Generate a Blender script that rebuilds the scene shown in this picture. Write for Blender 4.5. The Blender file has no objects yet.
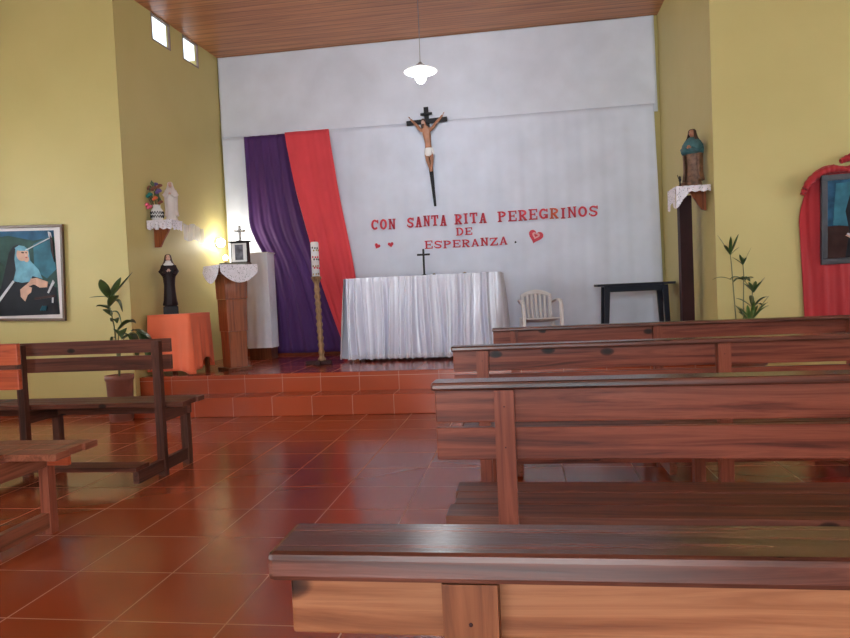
import bpy, bmesh, math, random
from mathutils import Vector, Matrix
R = random.Random(7)
PI = math.pi
scene = bpy.context.scene
COL = scene.collection

# ------------------------------------------------------------------ materials
def new_mat(name):
    m = bpy.data.materials.new(name); m.use_nodes = True
    nt = m.node_tree; b = nt.nodes['Principled BSDF']
    return m, nt, b

def ramp(nt, fac, stops):
    r = nt.nodes.new('ShaderNodeValToRGB')
    el = r.color_ramp.elements
    while len(el) > 1: el.remove(el[-1])
    el[0].position, el[0].color = stops[0][0], (*stops[0][1], 1)
    for p, c in stops[1:]:
        e = el.new(p); e.color = (*c, 1)
    nt.links.new(fac, r.inputs['Fac'])
    return r.outputs['Color']

def coords(nt, scale=(1, 1, 1), loc=(0, 0, 0), src='Object', rand=False):
    t = nt.nodes.new('ShaderNodeTexCoord'); mp = nt.nodes.new('ShaderNodeMapping')
    mp.inputs['Scale'].default_value = scale; mp.inputs['Location'].default_value = loc
    nt.links.new(t.outputs[src], mp.inputs['Vector'])
    if rand:
        oi = nt.nodes.new('ShaderNodeObjectInfo'); vm = nt.nodes.new('ShaderNodeVectorMath'); vm.operation = 'SCALE'
        cb = nt.nodes.new('ShaderNodeCombineXYZ')
        for k in range(3): nt.links.new(oi.outputs['Random'], cb.inputs[k])
        nt.links.new(cb.outputs[0], vm.inputs[0]); vm.inputs['Scale'].default_value = 37.0
        ad = nt.nodes.new('ShaderNodeVectorMath'); ad.operation = 'ADD'
        nt.links.new(mp.outputs[0], ad.inputs[0]); nt.links.new(vm.outputs[0], ad.inputs[1])
        return ad.outputs[0]
    return mp.outputs[0]

def noise(nt, vec, scale=5, detail=4, dist=0.0, rough=.5):
    n = nt.nodes.new('ShaderNodeTexNoise'); n.inputs['Scale'].default_value = scale
    n.inputs['Detail'].default_value = detail; n.inputs['Distortion'].default_value = dist
    n.inputs['Roughness'].default_value = rough
    nt.links.new(vec, n.inputs['Vector']); return n.outputs['Fac']

def bump(nt, b, h, strength=.2, dist=.01):
    bp = nt.nodes.new('ShaderNodeBump'); bp.inputs['Strength'].default_value = strength
    bp.inputs['Distance'].default_value = dist
    nt.links.new(h, bp.inputs['Height']); nt.links.new(bp.outputs[0], b.inputs['Normal'])

def plain(name, c, rough=.6, var=.12, scale=8, metal=0, bstr=0.0, sheen=0, spec=.5, coat=0):
    m, nt, b = new_mat(name)
    v = coords(nt, rand=True)
    f = noise(nt, v, scale, 4)
    lo = tuple(x * (1 - var) for x in c); hi = tuple(min(1, x * (1 + var)) for x in c)
    nt.links.new(ramp(nt, f, [(.3, lo), (.7, hi)]), b.inputs['Base Color'])
    b.inputs['Roughness'].default_value = rough; b.inputs['Metallic'].default_value = metal
    b.inputs['Sheen Weight'].default_value = sheen; b.inputs['Specular IOR Level'].default_value = spec
    b.inputs['Coat Weight'].default_value = coat
    if bstr: bump(nt, b, noise(nt, v, scale * 6, 5), bstr)
    return m

def wood(name, dark, mid, light, axis='x', rough=.3, grain=1.0, knots=True, coat=0.0, spec=.22):
    m, nt, b = new_mat(name)
    sc = {'x': (1.5, 34, 34), 'y': (34, 1.5, 34), 'z': (34, 34, 1.5)}[axis]
    v = coords(nt, sc, rand=True)
    f = noise(nt, v, grain, 6, 1.1, .62)
    col = ramp(nt, f, [(.32, dark), (.46, mid), (.58, light), (.70, mid)])
    if knots:
        kv = coords(nt, (5, 9, 9) if axis == 'x' else (9, 9, 5), rand=True)
        sp = nt.nodes.new('ShaderNodeSeparateXYZ'); cb = nt.nodes.new('ShaderNodeCombineXYZ'); nt.links.new(kv, sp.inputs[0])
        nt.links.new(sp.outputs[0], cb.inputs[0]); nt.links.new(sp.outputs[2], cb.inputs[1])
        vo = nt.nodes.new('ShaderNodeTexVoronoi'); vo.voronoi_dimensions = '2D'; vo.inputs['Scale'].default_value = 1
        nt.links.new(cb.outputs[0], vo.inputs['Vector'])
        sc_ = nt.nodes.new('ShaderNodeSeparateColor'); nt.links.new(vo.outputs['Color'], sc_.inputs[0])
        gt = nt.nodes.new('ShaderNodeMath'); gt.operation = 'LESS_THAN'; gt.inputs[1].default_value = .76; nt.links.new(sc_.outputs[0], gt.inputs[0])
        sm = nt.nodes.new('ShaderNodeMath'); sm.operation = 'ADD'; nt.links.new(gt.outputs[0], sm.inputs[0]); nt.links.new(vo.outputs['Distance'], sm.inputs[1])
        kf = ramp(nt, sm.outputs[0], [(.06, (.08, .07, .07)), (.115, (.3, .26, .25)), (.15, (1, 1, 1))])
        mx = nt.nodes.new('ShaderNodeMix'); mx.data_type = 'RGBA'; mx.blend_type = 'MULTIPLY'
        mx.inputs[0].default_value = .97
        nt.links.new(col, mx.inputs[6]); nt.links.new(kf, mx.inputs[7]); col = mx.outputs[2]
    nt.links.new(col, b.inputs['Base Color'])
    b.inputs['Roughness'].default_value = rough
    b.inputs['Coat Weight'].default_value = coat; b.inputs['Coat Roughness'].default_value = .25; b.inputs['Specular IOR Level'].default_value = spec
    bump(nt, b, f, .15, .003)
    return m

def wall_paint(name, c, c2):
    m, nt, b = new_mat(name)
    v = coords(nt, src='Object')
    f = noise(nt, v, 1.1, 5)
    nt.links.new(ramp(nt, f, [(.3, c), (.7, c2)]), b.inputs['Base Color'])
    b.inputs['Roughness'].default_value = .55
    bump(nt, b, noise(nt, v, 3.5, 6), .35, .02)
    return m

def tile_mat(name, bw, rh, loc, c1, c2, mortar, rough=.14, plane='xy', msize=.003):
    m, nt, b = new_mat(name)
    t = nt.nodes.new('ShaderNodeTexCoord')
    vec = t.outputs['Object']
    if plane == 'xz':
        s = nt.nodes.new('ShaderNodeSeparateXYZ'); cb = nt.nodes.new('ShaderNodeCombineXYZ')
        nt.links.new(vec, s.inputs[0]); nt.links.new(s.outputs[0], cb.inputs[0]); nt.links.new(s.outputs[2], cb.inputs[1]); vec = cb.outputs[0]
    mp = nt.nodes.new('ShaderNodeMapping'); mp.inputs['Location'].default_value = loc
    nt.links.new(vec, mp.inputs[0])
    br = nt.nodes.new('ShaderNodeTexBrick'); br.offset = 0; br.squash = 1
    br.inputs['Scale'].default_value = 1; br.inputs['Brick Width'].default_value = bw; br.inputs['Row Height'].default_value = rh
    br.inputs['Mortar Size'].default_value = msize; br.inputs['Mortar Smooth'].default_value = .3
    br.inputs['Color1'].default_value = (*c1, 1); br.inputs['Color2'].default_value = (*c2, 1); br.inputs['Mortar'].default_value = (*mortar, 1)
    nt.links.new(mp.outputs[0], br.inputs['Vector'])
    f = noise(nt, t.outputs['Object'], 1.3, 1, 0)
    mul = ramp(nt, f, [(.3, (.93, .91, .90)), (.7, (1.05, 1.04, 1.03))])
    mx = nt.nodes.new('ShaderNodeMix'); mx.data_type = 'RGBA'; mx.blend_type = 'MULTIPLY'; mx.inputs[0].default_value = 1
    nt.links.new(br.outputs['Color'], mx.inputs[6]); nt.links.new(mul, mx.inputs[7])
    nt.links.new(mx.outputs[2], b.inputs['Base Color'])
    r = nt.nodes.new('ShaderNodeMapRange'); r.inputs['To Min'].default_value = rough; r.inputs['To Max'].default_value = .7
    nt.links.new(br.outputs['Fac'], r.inputs['Value']); nt.links.new(r.outputs[0], b.inputs['Roughness'])
    inv = nt.nodes.new('ShaderNodeMath'); inv.operation = 'SUBTRACT'; inv.inputs[0].default_value = 1
    nt.links.new(br.outputs['Fac'], inv.inputs[1])
    bump(nt, b, inv.outputs[0], .25, .002)
    b.inputs['IOR'].default_value = 1.6
    return m

def ceiling_mat():
    m, nt, b = new_mat('ceiling_boards')
    v = coords(nt, (.9, 16, 16))
    f = noise(nt, v, 1.0, 6, 1.0, .6)
    col = ramp(nt, f, [(.3, (.30, .105, .04)), (.5, (.46, .18, .07)), (.7, (.58, .26, .11))])
    t = nt.nodes.new('ShaderNodeTexCoord'); s = nt.nodes.new('ShaderNodeSeparateXYZ'); nt.links.new(t.outputs['Object'], s.inputs[0])
    md = nt.nodes.new('ShaderNodeMath'); md.operation = 'PINGPONG'; md.inputs[1].default_value = .055
    nt.links.new(s.outputs[1], md.inputs[0])
    g = ramp(nt, md.outputs[0], [(0.0, (.35, .3, .3)), (.004, (.4, .35, .35)), (.008, (1, 1, 1))])
    mx = nt.nodes.new('ShaderNodeMix'); mx.data_type = 'RGBA'; mx.blend_type = 'MULTIPLY'; mx.inputs[0].default_value = .8
    nt.links.new(col, mx.inputs[6]); nt.links.new(g, mx.inputs[7]); nt.links.new(mx.outputs[2], b.inputs['Base Color'])
    b.inputs['Roughness'].default_value = .4
    return m

def cloth(name, c, rough=.75, var=.06, sheen=.2, weave=.15, alpha=1.0):
    m, nt, b = new_mat(name)
    v = coords(nt)
    f = noise(nt, v, 3, 3)
    nt.links.new(ramp(nt, f, [(.3, tuple(x * (1 - var) for x in c)), (.7, tuple(min(1, x * (1 + var)) for x in c))]), b.inputs['Base Color'])
    b.inputs['Roughness'].default_value = rough; b.inputs['Sheen Weight'].default_value = sheen
    b.inputs['Alpha'].default_value = alpha
    bump(nt, b, noise(nt, v, 160, 2), weave, .001)
    return m

def lace(name, c, dens=60):
    m, nt, b = new_mat(name)
    v = coords(nt)
    vo = nt.nodes.new('ShaderNodeTexVoronoi'); vo.inputs['Scale'].default_value = dens
    nt.links.new(v, vo.inputs['Vector'])
    a = ramp(nt, vo.outputs['Distance'], [(.18, (.35,) * 3), (.30, (1,) * 3)])
    nt.links.new(a, b.inputs['Alpha'])
    cc = ramp(nt, noise(nt, v, 20, 3), [(.3, tuple(x * .85 for x in c)), (.7, c)])
    nt.links.new(cc, b.inputs['Base Color']); b.inputs['Roughness'].default_value = .8
    return m

def glow(name, c, s):
    m, nt, b = new_mat(name)
    b.inputs['Base Color'].default_value = (*c, 1)
    b.inputs['Emission Color'].default_value = (*c, 1); b.inputs['Emission Strength'].default_value = s
    return m

def glass(name):
    m, nt, b = new_mat(name)
    b.inputs['Base Color'].default_value = (.95, .98, 1, 1)
    b.inputs['Transmission Weight'].default_value = 1; b.inputs['Roughness'].default_value = .02; b.inputs['IOR'].default_value = 1.05
    return m

YW = wall_paint('yellow_plaster', (.49, .405, .150), (.55, .455, .180))
FL = tile_mat('floor_tiles', .385, .3765, (.97 + .385 * 20, -1.995 + .3765 * 20, 0), (.31, .060, .017), (.275, .053, .015), (.46, .22, .11), .19)
STEP = tile_mat('step_tiles', .36, .40, (.40, .10, 0), (.40, .070, .025), (.35, .060, .022), (.50, .26, .17), .2, 'xz', .002)
PLAT = tile_mat('platform_tiles', .385, .385, (.2, .05, 0), (.32, .055, .025), (.28, .048, .022), (.45, .2, .13), .18)
SKIRT = plain('skirting_tile', (.20, .045, .022), .25, .15, 6)
CE = ceiling_mat()
WR = wood('red_varnished_pine', (.075, .017, .010), (.18, .041, .022), (.26, .068, .038), 'x', .4)
WRz = wood('red_varnished_pine_upright', (.09, .020, .011), (.20, .047, .024), (.26, .070, .038), 'z', .4, knots=False)
WRy = wood('red_varnished_pine_rail', (.10, .03, .016), (.20, .06, .03), (.28, .09, .05), 'y', .35, knots=False)
WL = wood('light_pine', (.12, .032, .012), (.22, .070, .027), (.31, .115, .050), 'x', .45)
WLz = wood('light_pine_upright', (.09, .024, .009), (.16, .046, .016), (.22, .07, .027), 'z', .45, knots=False)
WC = wood('worn_dark_cap', (.025, .009, .007), (.08, .025, .016), (.15, .052, .036), 'x', .26, coat=.05, spec=.5)
WS = wood('worn_dark_seat', (.045, .016, .011), (.115, .036, .022), (.19, .066, .04), 'x', .4)
WD = wood('dark_brown_pine', (.038, .011, .007), (.085, .023, .013), (.14, .042, .023), 'x', .5)
WDz = wood('dark_brown_pine_upright', (.03, .011, .008), (.065, .021, .013), (.10, .035, .022), 'z', .5, knots=False)
WDy = wood('dark_brown_pine_rail', (.03, .011, .008), (.065, .021, .013), (.10, .035, .022), 'y', .5, knots=False)
WO = wood('orange_lit_pine', (.20, .034, .013), (.34, .058, .021), (.42, .085, .032), 'x', .35)  # orange from light and gloss on the right is put into the wood colour
WLEC = wood('lectern_veneer', (.11, .028, .011), (.22, .058, .020), (.31, .09, .032), 'z', .3, .7, knots=False)
WLECD = wood('lectern_veneer_dark', (.07, .02, .01), (.12, .035, .015), (.17, .055, .025), 'z', .3, .7, knots=False)
BLK = plain('black_lacquer', (.014, .013, .016), .45, .2, 6, spec=.2)
NAVY = plain('dark_navy_paint', (.012, .013, .026), .5, .15, 6, spec=.2)
MAH = plain('dark_mahogany', (.035, .009, .009), .5, .2, 5, spec=.15)
CB = cloth('white_sheet', (.72, .755, .87), .8)
CBL = cloth('white_sheet_lower', (.71, .755, .89), .75)
SATIN = cloth('white_satin', (.60, .60, .72), .24, .04, 0, .05); SATIN.node_tree.nodes['Principled BSDF'].inputs['IOR'].default_value = 1.9
PUR = cloth('purple_satin', (.072, .018, .13), .75, .12, .05)
RED = cloth('coral_red_fabric', (.74, .055, .075), .75, .06, .15)
RED2 = cloth('crimson_fabric', (.40, .010, .016), .7, .1, .15)
ORG = cloth('orange_fabric', (.85, .17, .07), .7, .06, .15)
LACE = lace('white_lace', (.82, .78, .84))
LACE2 = lace('lace_hem', (.62, .60, .68), 110)
VEIL = cloth('sheer_white_veil', (.75, .72, .8), .9, .05, .2, .1, .45)
LET = plain('red_glitter_foam', (.62, .02, .05), .5, .25, 60)
LETO = plain('orange_red_foam', (.70, .10, .03), .5, .15, 60)
LETP = plain('pale_pink_paper', (.80, .42, .44), .7, .1, 30)
WHP = plain('white_plastic', (.72, .70, .72), .35, .04, 5)
WH = plain('white_gloss_paint', (.75, .74, .74), .4, .05, 5)
SKIN = plain('painted_plaster_skin', (.42, .19, .11), .5, .15, 12)
SKINL = plain('pale_painted_skin', (.62, .38, .30), .5, .1, 12)
HAIR = plain('dark_brown_paint', (.05, .022, .015), .5, .2, 20)
LEAF = plain('deep_green_leaf', (.045, .085, .022), .4, .35, 10)
LEAF2 = plain('fresh_green_leaf', (.07, .14, .03), .4, .35, 10)
STEMM = plain('olive_stem', (.12, .13, .05), .5, .2, 20)
POT = plain('brown_ceramic_pot', (.20, .07, .05), .4, .15, 8)
SOIL = plain('potting_soil', (.04, .025, .018), .95, .3, 40)
BR = plain('aged_brass', (.35, .22, .08), .35, .2, 10, metal=.8)
STL = plain('painted_steel', (.35, .35, .36), .4, .1, 10, metal=.5)
FRM = plain('grey_window_frame', (.24, .17, .15), .5, .15, 8)
GL = glass('window_glass')
GLOWP = glow('lit_opal_glass', (1.0, .98, .96), 14)
GLOWD = glow('lit_enamel_shade', (.95, .97, 1.0), 1.6)
GLOWW = glow('lit_bulb_and_wall_glow', (1.0, .97, .80), 16)  # shared by the lectern bulb and the globe added for the wall glow

# ------------------------------------------------------------------ mesh builder
class MB:
    def __init__(s): s.v = []; s.f = []; s.m = []; s.sm = []; s.mats = []
    def mi(s, m):
        if m not in s.mats: s.mats.append(m)
        return s.mats.index(m)
    def add(s, vs, fs, m, smooth=False):
        o = len(s.v); s.v += [tuple(v) for v in vs]; k = s.mi(m)
        for f in fs: s.f.append([o + i for i in f]); s.m.append(k); s.sm.append(smooth)
        return s
    def box(s, x0, x1, y0, y1, z0, z1, m, tf=None):
        vs = [Vector((x, y, z)) for z in (z0, z1) for y in (y0, y1) for x in (x0, x1)]
        if tf: vs = [tf @ v for v in vs]
        return s.add(vs, [(0, 2, 3, 1), (4, 5, 7, 6), (0, 1, 5, 4), (2, 6, 7, 3), (0, 4, 6, 2), (1, 3, 7, 5)], m)
    def bar(s, p, q, w, d, m, up=(0, 0, 1), w2=None, d2=None):
        p, q = Vector(p), Vector(q); t = (q - p).normalized(); u = Vector(up)
        if abs(t.dot(u)) > .95: u = Vector((0, 1, 0))
        a = t.cross(u).normalized(); b = a.cross(t)
        w2 = w if w2 is None else w2; d2 = d if d2 is None else d2
        vs = [p + a * sx * w / 2 + b * sy * d / 2 for sy in (-1, 1) for sx in (-1, 1)] + [q + a * sx * w2 / 2 + b * sy * d2 / 2 for sy in (-1, 1) for sx in (-1, 1)]
        return s.add(vs, [(0, 1, 3, 2), (4, 6, 7, 5), (0, 4, 5, 1), (2, 3, 7, 6), (0, 2, 6, 4), (1, 5, 7, 3)], m)
    def tube(s, pts, rad, m, n=10, caps=True, flat=1.0):
        pts = [Vector(p) for p in pts]
        if not hasattr(rad, '__len__'): rad = [rad] * len(pts)
        vs = []; fs = []; ref = Vector((0, 0, 1))
        for i, p in enumerate(pts):
            t = (pts[min(i + 1, len(pts) - 1)] - pts[max(i - 1, 0)]).normalized()
            u = ref if abs(t.dot(ref)) < .9 else Vector((1, 0, 0))
            a = t.cross(u).normalized(); b = a.cross(t)
            for k in range(n):
                an = 2 * PI * k / n; vs.append(p + (a * math.cos(an) + b * math.sin(an) * flat) * rad[i])
        for i in range(len(pts) - 1):
            for k in range(n): fs.append((i * n + k, i * n + (k + 1) % n, (i + 1) * n + (k + 1) % n, (i + 1) * n + k))
        if caps: fs += [tuple(range(n))[::-1], tuple((len(pts) - 1) * n + k for k in range(n))]
        return s.add(vs, fs, m, True)
    def lathe(s, prof, m, c=(0, 0, 0), n=24, sx=1, sy=1, wob=None, smooth=True):
        vs = []; fs = []
        for i, (r, z) in enumerate(prof):
            for k in range(n):
                a = 2 * PI * k / n; rr = r * (1 + (wob(a, z) if wob else 0))
                vs.append((c[0] + rr * math.cos(a) * sx, c[1] + rr * math.sin(a) * sy, c[2] + z))
        for i in range(len(prof) - 1):
            for k in range(n): fs.append((i * n + k, i * n + (k + 1) % n, (i + 1) * n + (k + 1) % n, (i + 1) * n + k))
        fs += [tuple(range(n))[::-1], tuple((len(prof) - 1) * n + k for k in range(n))]
        return s.add(vs, fs, m, smooth)
    def ball(s, c, r, m, sx=1, sy=1, sz=1, n=16):
        prof = [(max(.0005, r * math.sin(PI * i / 10)), -r * math.cos(PI * i / 10) * sz) for i in range(11)]
        return s.lathe(prof, m, c, n, sx, sy)
    def prism(s, poly, y0, y1, m, axis='y'):
        n = len(poly)
        mk = (lambda a, b, d: (a, d, b)) if axis == 'y' else ((lambda a, b, d: (a, b, d)) if axis == 'z' else (lambda a, b, d: (d, a, b)))
        vs = [mk(a, b, y0) for a, b in poly] + [mk(a, b, y1) for a, b in poly]
        fs = [tuple(range(n)), tuple(range(2 * n - 1, n - 1, -1))] + [(i, i + n, (i + 1) % n + n, (i + 1) % n) for i in range(n)]
        return s.add(vs, fs, m)
    def grid(s, fn, nu, nv, m):
        vs = [fn(i / nu, j / nv) for j in range(nv + 1) for i in range(nu + 1)]
        fs = [(j * (nu + 1) + i, j * (nu + 1) + i + 1, (j + 1) * (nu + 1) + i + 1, (j + 1) * (nu + 1) + i) for j in range(nv) for i in range(nu)]
        return s.add(vs, fs, m, True)
    def build(s, name, parent=None, bevel=0, solid=0, fix=True):
        me = bpy.data.meshes.new(name); me.from_pydata(s.v, [], s.f)
        for m in s.mats: me.materials.append(m)
        for p, k, q in zip(me.polygons, s.m, s.sm): p.material_index = k; p.use_smooth = q
        if fix:
            bm = bmesh.new(); bm.from_mesh(me); bmesh.ops.recalc_face_normals(bm, faces=bm.faces); bm.to_mesh(me); bm.free()
        o = bpy.data.objects.new(name, me); COL.objects.link(o)
        if parent: o.parent = parent
        if solid:
            md = o.modifiers.new('thickness', 'SOLIDIFY'); md.thickness = solid; md.offset = 0
        if bevel:
            md = o.modifiers.new('edges', 'BEVEL'); md.width = bevel; md.segments = 2; md.limit_method = 'ANGLE'
        return o

def tag(o, label, cat, group=None, kind=None):
    o['label'] = label; o['category'] = cat
    if group: o['group'] = group
    if kind: o['kind'] = kind
    return o
def thing(name, label, cat, loc=(0, 0, 0), rz=0, group=None):
    o = bpy.data.objects.new(name, None); COL.objects.link(o); o.empty_display_size = .1
    o.location = loc; o.rotation_euler = (0, 0, rz)
    return tag(o, label, cat, group)
def struct(o, label=None, cat=None):
    o['kind'] = 'structure'
    if label: o['label'] = label
    if cat: o['category'] = cat
    return o

# ------------------------------------------------------------------ room shell
CEIL = 3.95
X0, X1, YB, YE, YW_ = -5.9, 5.6, -4.6, 5.85, 7.9
def wall(name, p0, p1, z0, z1, holes, m, th=.15, label=None):
    # wall whose inner face runs p0 -> p1; thickness goes to the right of that direction
    p0, p1 = Vector((*p0, 0)), Vector((*p1, 0)); L = (p1 - p0).length; t = (p1 - p0) / L; nrm = Vector((t.y, -t.x, 0))
    us = sorted({0, L} | {h[0] for h in holes} | {h[1] for h in holes}); zs = sorted({z0, z1} | {h[2] for h in holes} | {h[3] for h in holes})
    b = MB()
    for i in range(len(us) - 1):
        for j in range(len(zs) - 1):
            uc, zc = (us[i] + us[i + 1]) / 2, (zs[j] + zs[j + 1]) / 2
            if any(h[0] < uc < h[1] and h[2] < zc < h[3] for h in holes): continue
            vs = [p0 + t * u + nrm * d + Vector((0, 0, z)) for z in (zs[j], zs[j + 1]) for d in (0, th) for u in (us[i], us[i + 1])]
            b.add(vs, [(0, 2, 3, 1), (4, 5, 7, 6), (0, 1, 5, 4), (2, 6, 7, 3), (0, 4, 6, 2), (1, 3, 7, 5)], m)
    o = b.build(name); struct(o, label, 'wall')
    return p0, t, nrm

def window(name, fr, u0, u1, z0, z1, th=.15, bars=0, label=None, w=.03, d0=.02, d1=.10):
    p0, t, nrm = fr
    root = thing(name, label or 'framed window', 'window'); root['kind'] = 'structure'
    def P(u, d, z): return p0 + t * u + nrm * d + Vector((0, 0, z))
    b = MB()
    for (a0, a1, c0, c1) in ((u0, u1, z0, z0 + w), (u0, u1, z1 - w, z1), (u0, u0 + w, z0, z1), (u1 - w, u1, z0, z1)):
        vs = [P(u, d, z) for z in (c0, c1) for d in (d0, d1) for u in (a0, a1)]
        b.add(vs, [(0, 2, 3, 1), (4, 5, 7, 6), (0, 1, 5, 4), (2, 6, 7, 3), (0, 4, 6, 2), (1, 3, 7, 5)], FRM)
    for k in range(bars):
        uu = u0 + (u1 - u0) * (k + 1) / (bars + 1)
        vs = [P(u, d, z) for z in (z0, z1) for d in (.03, .08) for u in (uu - .015, uu + .015)]
        b.add(vs, [(0, 2, 3, 1), (4, 5, 7, 6), (0, 1, 5, 4), (2, 6, 7, 3), (0, 4, 6, 2), (1, 3, 7, 5)], FRM)
    b.build('window_frame', root)
    g = MB(); vs = [P(u, d, z) for z in (z0 + w, z1 - w) for d in ((d0 + d1) / 2, (d0 + d1) / 2 + .005) for u in (u0 + w, u1 - w)]
    g.add(vs, [(0, 2, 3, 1), (4, 5, 7, 6), (0, 1, 5, 4), (2, 6, 7, 3), (0, 4, 6, 2), (1, 3, 7, 5)], GL)
    g.build('pane', root)

b = MB(); b.box(X0 - .2, X1 + .2, YB - .2, YW_ + .2, -.15, 0, FL); struct(b.build('floor'), 'glossy reddish brown ceramic tiled floor', 'floor')
b = MB(); b.box(X0 - .2, X1 + .2, YB - .2, 6.0, CEIL, CEIL + .12, CE); b.box(-3.605, 1.74, 6.0, YW_ + .16, CEIL, CEIL + .12, CE); struct(b.build('ceiling'), 'varnished wooden board ceiling', 'ceiling')
struct_lab = {}
# chancel
frL = wall('wall_chancel_left', (-3.60, 5.85), (-3.54, 7.9), 0, CEIL, [], YW) if False else None
LP0, LP1 = (-3.54, 7.9), (-3.60, 6.0)
LL = math.hypot(LP1[0] - LP0[0], LP1[1] - LP0[1])
def uy(y): return 7.9 - y
wins = [(uy(6.83), uy(6.48), 3.675, 3.945), (uy(7.42), uy(7.08), 3.675, 3.945)]
# inner face must look to +X: direction p0->p1 with thickness to the right
frL = wall('wall_chancel_left', LP1, LP0, 0, CEIL, [(LL - w[1], LL - w[0], w[2], w[3]) for w in wins], YW, -.045, 'yellow plaster side wall left of the altar')
for i, w in enumerate(wins):
    p0, t, n = frL
    window('window_%d' % (i + 1), (p0, t, -n), LL - w[1], LL - w[0], w[2], w[3], label=('small high window nearer the room' if i == 0 else 'small high window nearer the altar wall'), w=.014, d0=-.004, d1=.02)
wall('wall_chancel_right', (1.57, 6.0), (1.57, 7.9), 0, CEIL, [], YW, .15, label='yellow plaster side wall right of the altar')
wall('wall_altar', (-3.9, 7.9), (1.9, 7.9), 0, CEIL, [], YW, -.15, label='end wall behind the altar, covered by white sheets')
wall('wall_nave_end_left', (X0, 5.85), (-3.60, 5.85), 0, CEIL, [], YW, -.15, label='yellow wall holding the framed painting of a nun')
wall('wall_nave_end_right', (1.57, 5.85), (X1, 5.85), 0, CEIL, [], YW, -.15, label='yellow wall behind the red drape on the right')
nw = [(1.2, 2.9, 1.1, 2.5), (4.6, 6.3, 1.1, 2.5), (7.8, 9.4, 1.1, 2.5)]
fr1 = wall('wall_nave_left', (X0, YB), (X0, YE), 0, CEIL, nw, YW, -.15, label='left side wall of the nave')
fr2 = wall('wall_nave_right', (X1, YB), (X1, YE), 0, CEIL, nw, YW, .15, label='right side wall of the nave')
dr = [(3.6, 7.9, 0.0, 2.9)]
fr3 = wall('wall_entrance', (X0, YB), (X1, YB), 0, CEIL, dr, YW, .15, label='entrance wall of the nave')
k = 3
for fr, sg in ((fr1, -1), (fr2, 1)):
    for w in nw:
        window('window_%d' % k, (fr[0], fr[1], fr[2] * sg), *w, bars=2, label='wide three-light window in the %s side wall of the nave, %s from the entrance' % ('left' if sg < 0 else 'right', ('first', 'second', 'third')[nw.index(w)])); k += 1
# platform with two steps
b = MB(); b.box(-3.60, 1.568, 5.64, 5.93, 0, .17, STEP); b.box(-3.60, 1.568, 5.92, 7.9, 0, .335, STEP)
o = struct(b.build('platform_steps', bevel=.006), 'two red tiled steps up to the altar platform', 'steps')
b = MB(); b.box(-3.60, 1.568, 5.955, 7.898, .335, .338, PLAT); struct(b.build('floor_platform'), 'glossy tiled floor of the altar platform', 'floor')
b = MB(); b.box(-3.52, 1.565, 7.875, 7.898, .338, .44, SKIRT); struct(b.build('baseboard_altar'), 'dark red tile skirting below the white sheet', 'skirting')
b = MB(); b.box(X0 + .001, -3.66, 5.83, 5.849, 0, .09, SKIRT); struct(b.build('baseboard_left'), 'red tile skirting under the nun painting', 'skirting')
b = MB(); b.box(1.58, X1 - .001, 5.83, 5.849, 0, .09, SKIRT); struct(b.build('baseboard_right'), 'red tile skirting under the red drape', 'skirting')

# ------------------------------------------------------------------ benches
def bench(loc, rz, L, sgn, label, posts, mats, top=.80, board=((.785, .695), (.682, .602)), cap=(.085, .020, -.043), seat=(.09, .42), seat_z=.43,
          end_over=0.0, kneel=True, seat_over=0.0, post_w=.047, group='wooden church benches', kneel_x=(0.0, 99), kick=None):
    mh, mv, md, mc = mats
    t = thing('church_bench', label, 'bench', loc, rz, group)
    def X(a, c): return (a, c) if sgn > 0 else (-c, -a)
    if cap:
        b = MB(); x0, x1 = X(-.004, L); b.box(x0, x1, cap[2], cap[2] + cap[0], top - cap[1], top, mc); b.build('top_rail', t, bevel=.006)
    for z1, z0 in board:
        b = MB(); x0, x1 = X(0, L); b.box(x0, x1, .001, .023, z0, z1, mh); b.build('backrest_board', t, bevel=.003)
    zt = top - (cap[1] if cap else .01)
    for px in posts:
        b = MB(); x0, x1 = X(px - post_w / 2, px + post_w / 2)
        b.box(x0, x1, -.040, 0, 0, zt - .001, mv)
        xb = (x0 + x1) / 2
        for z1, z0 in board: b.ball((xb, -.0405, (z0 + z1) / 2), .0018, MAH, sy=.4, n=8)
        b.build('back_post', t, bevel=.002)
        b = MB(); b.box(x0, x1, seat[1] - .06, seat[1] - .01, .0, seat_z - .03, mv); b.build('front_leg', t, bevel=.002)
        b = MB(); b.box(x0 + .002, x1 - .002, .0, seat[1] - .06, seat_z - .11, seat_z - .031, md); b.build('seat_bearer', t)
        b = MB(); b.box(x0 + .006, x1 - .006, -.31 if kneel else .0, seat[1] - .06, .03, .10, md); b.build('foot_rail', t, bevel=.002)
    so = seat_over
    b = MB(); n = 3; w = (seat[1] - seat[0]) / n
    for i in range(n):
        x0, x1 = X(-so + (.01 if i == 1 else 0), L); b.box(x0, x1, seat[0] + i * w + .003, seat[0] + (i + 1) * w - .003, seat_z - .03, seat_z, mc if mc is not WC else WS)
    b.build('seat', t, bevel=.003)
    b = MB(); x0, x1 = X(.03, L - .03); b.box(x0, x1, seat[1] - .058, seat[1] - .036, seat_z - .105, seat_z - .032, mh); b.build('seat_apron', t)
    if kneel:
        b = MB(); x0, x1 = X(kneel_x[0], min(L, kneel_x[1])); b.box(x0, x1, -.33, -.19, .10, .125, mh); b.build('kneeler_board', t, bevel=.003)
    return t
RM = (WR, WRz, WRy, WC)
bench((-.226, .600, 0), 0, 3.3, 1, 'nearest bench at the bottom, dark worn top ledge over pale pine board', [.172, 1.1, 2.1, 3.15], (WL, WLz, WRy, WC), board=((.772, .706), (.675, .60)), cap=(.082, .026, -.045))
bench((-.226, 1.662, 0), R_ := -.02, 3.3, 1, 'second bench from the front of the photo on the right, two knotty red boards', [.172, 1.16, 2.1, 3.15], (WR, WRz, WRy, WC))
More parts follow.
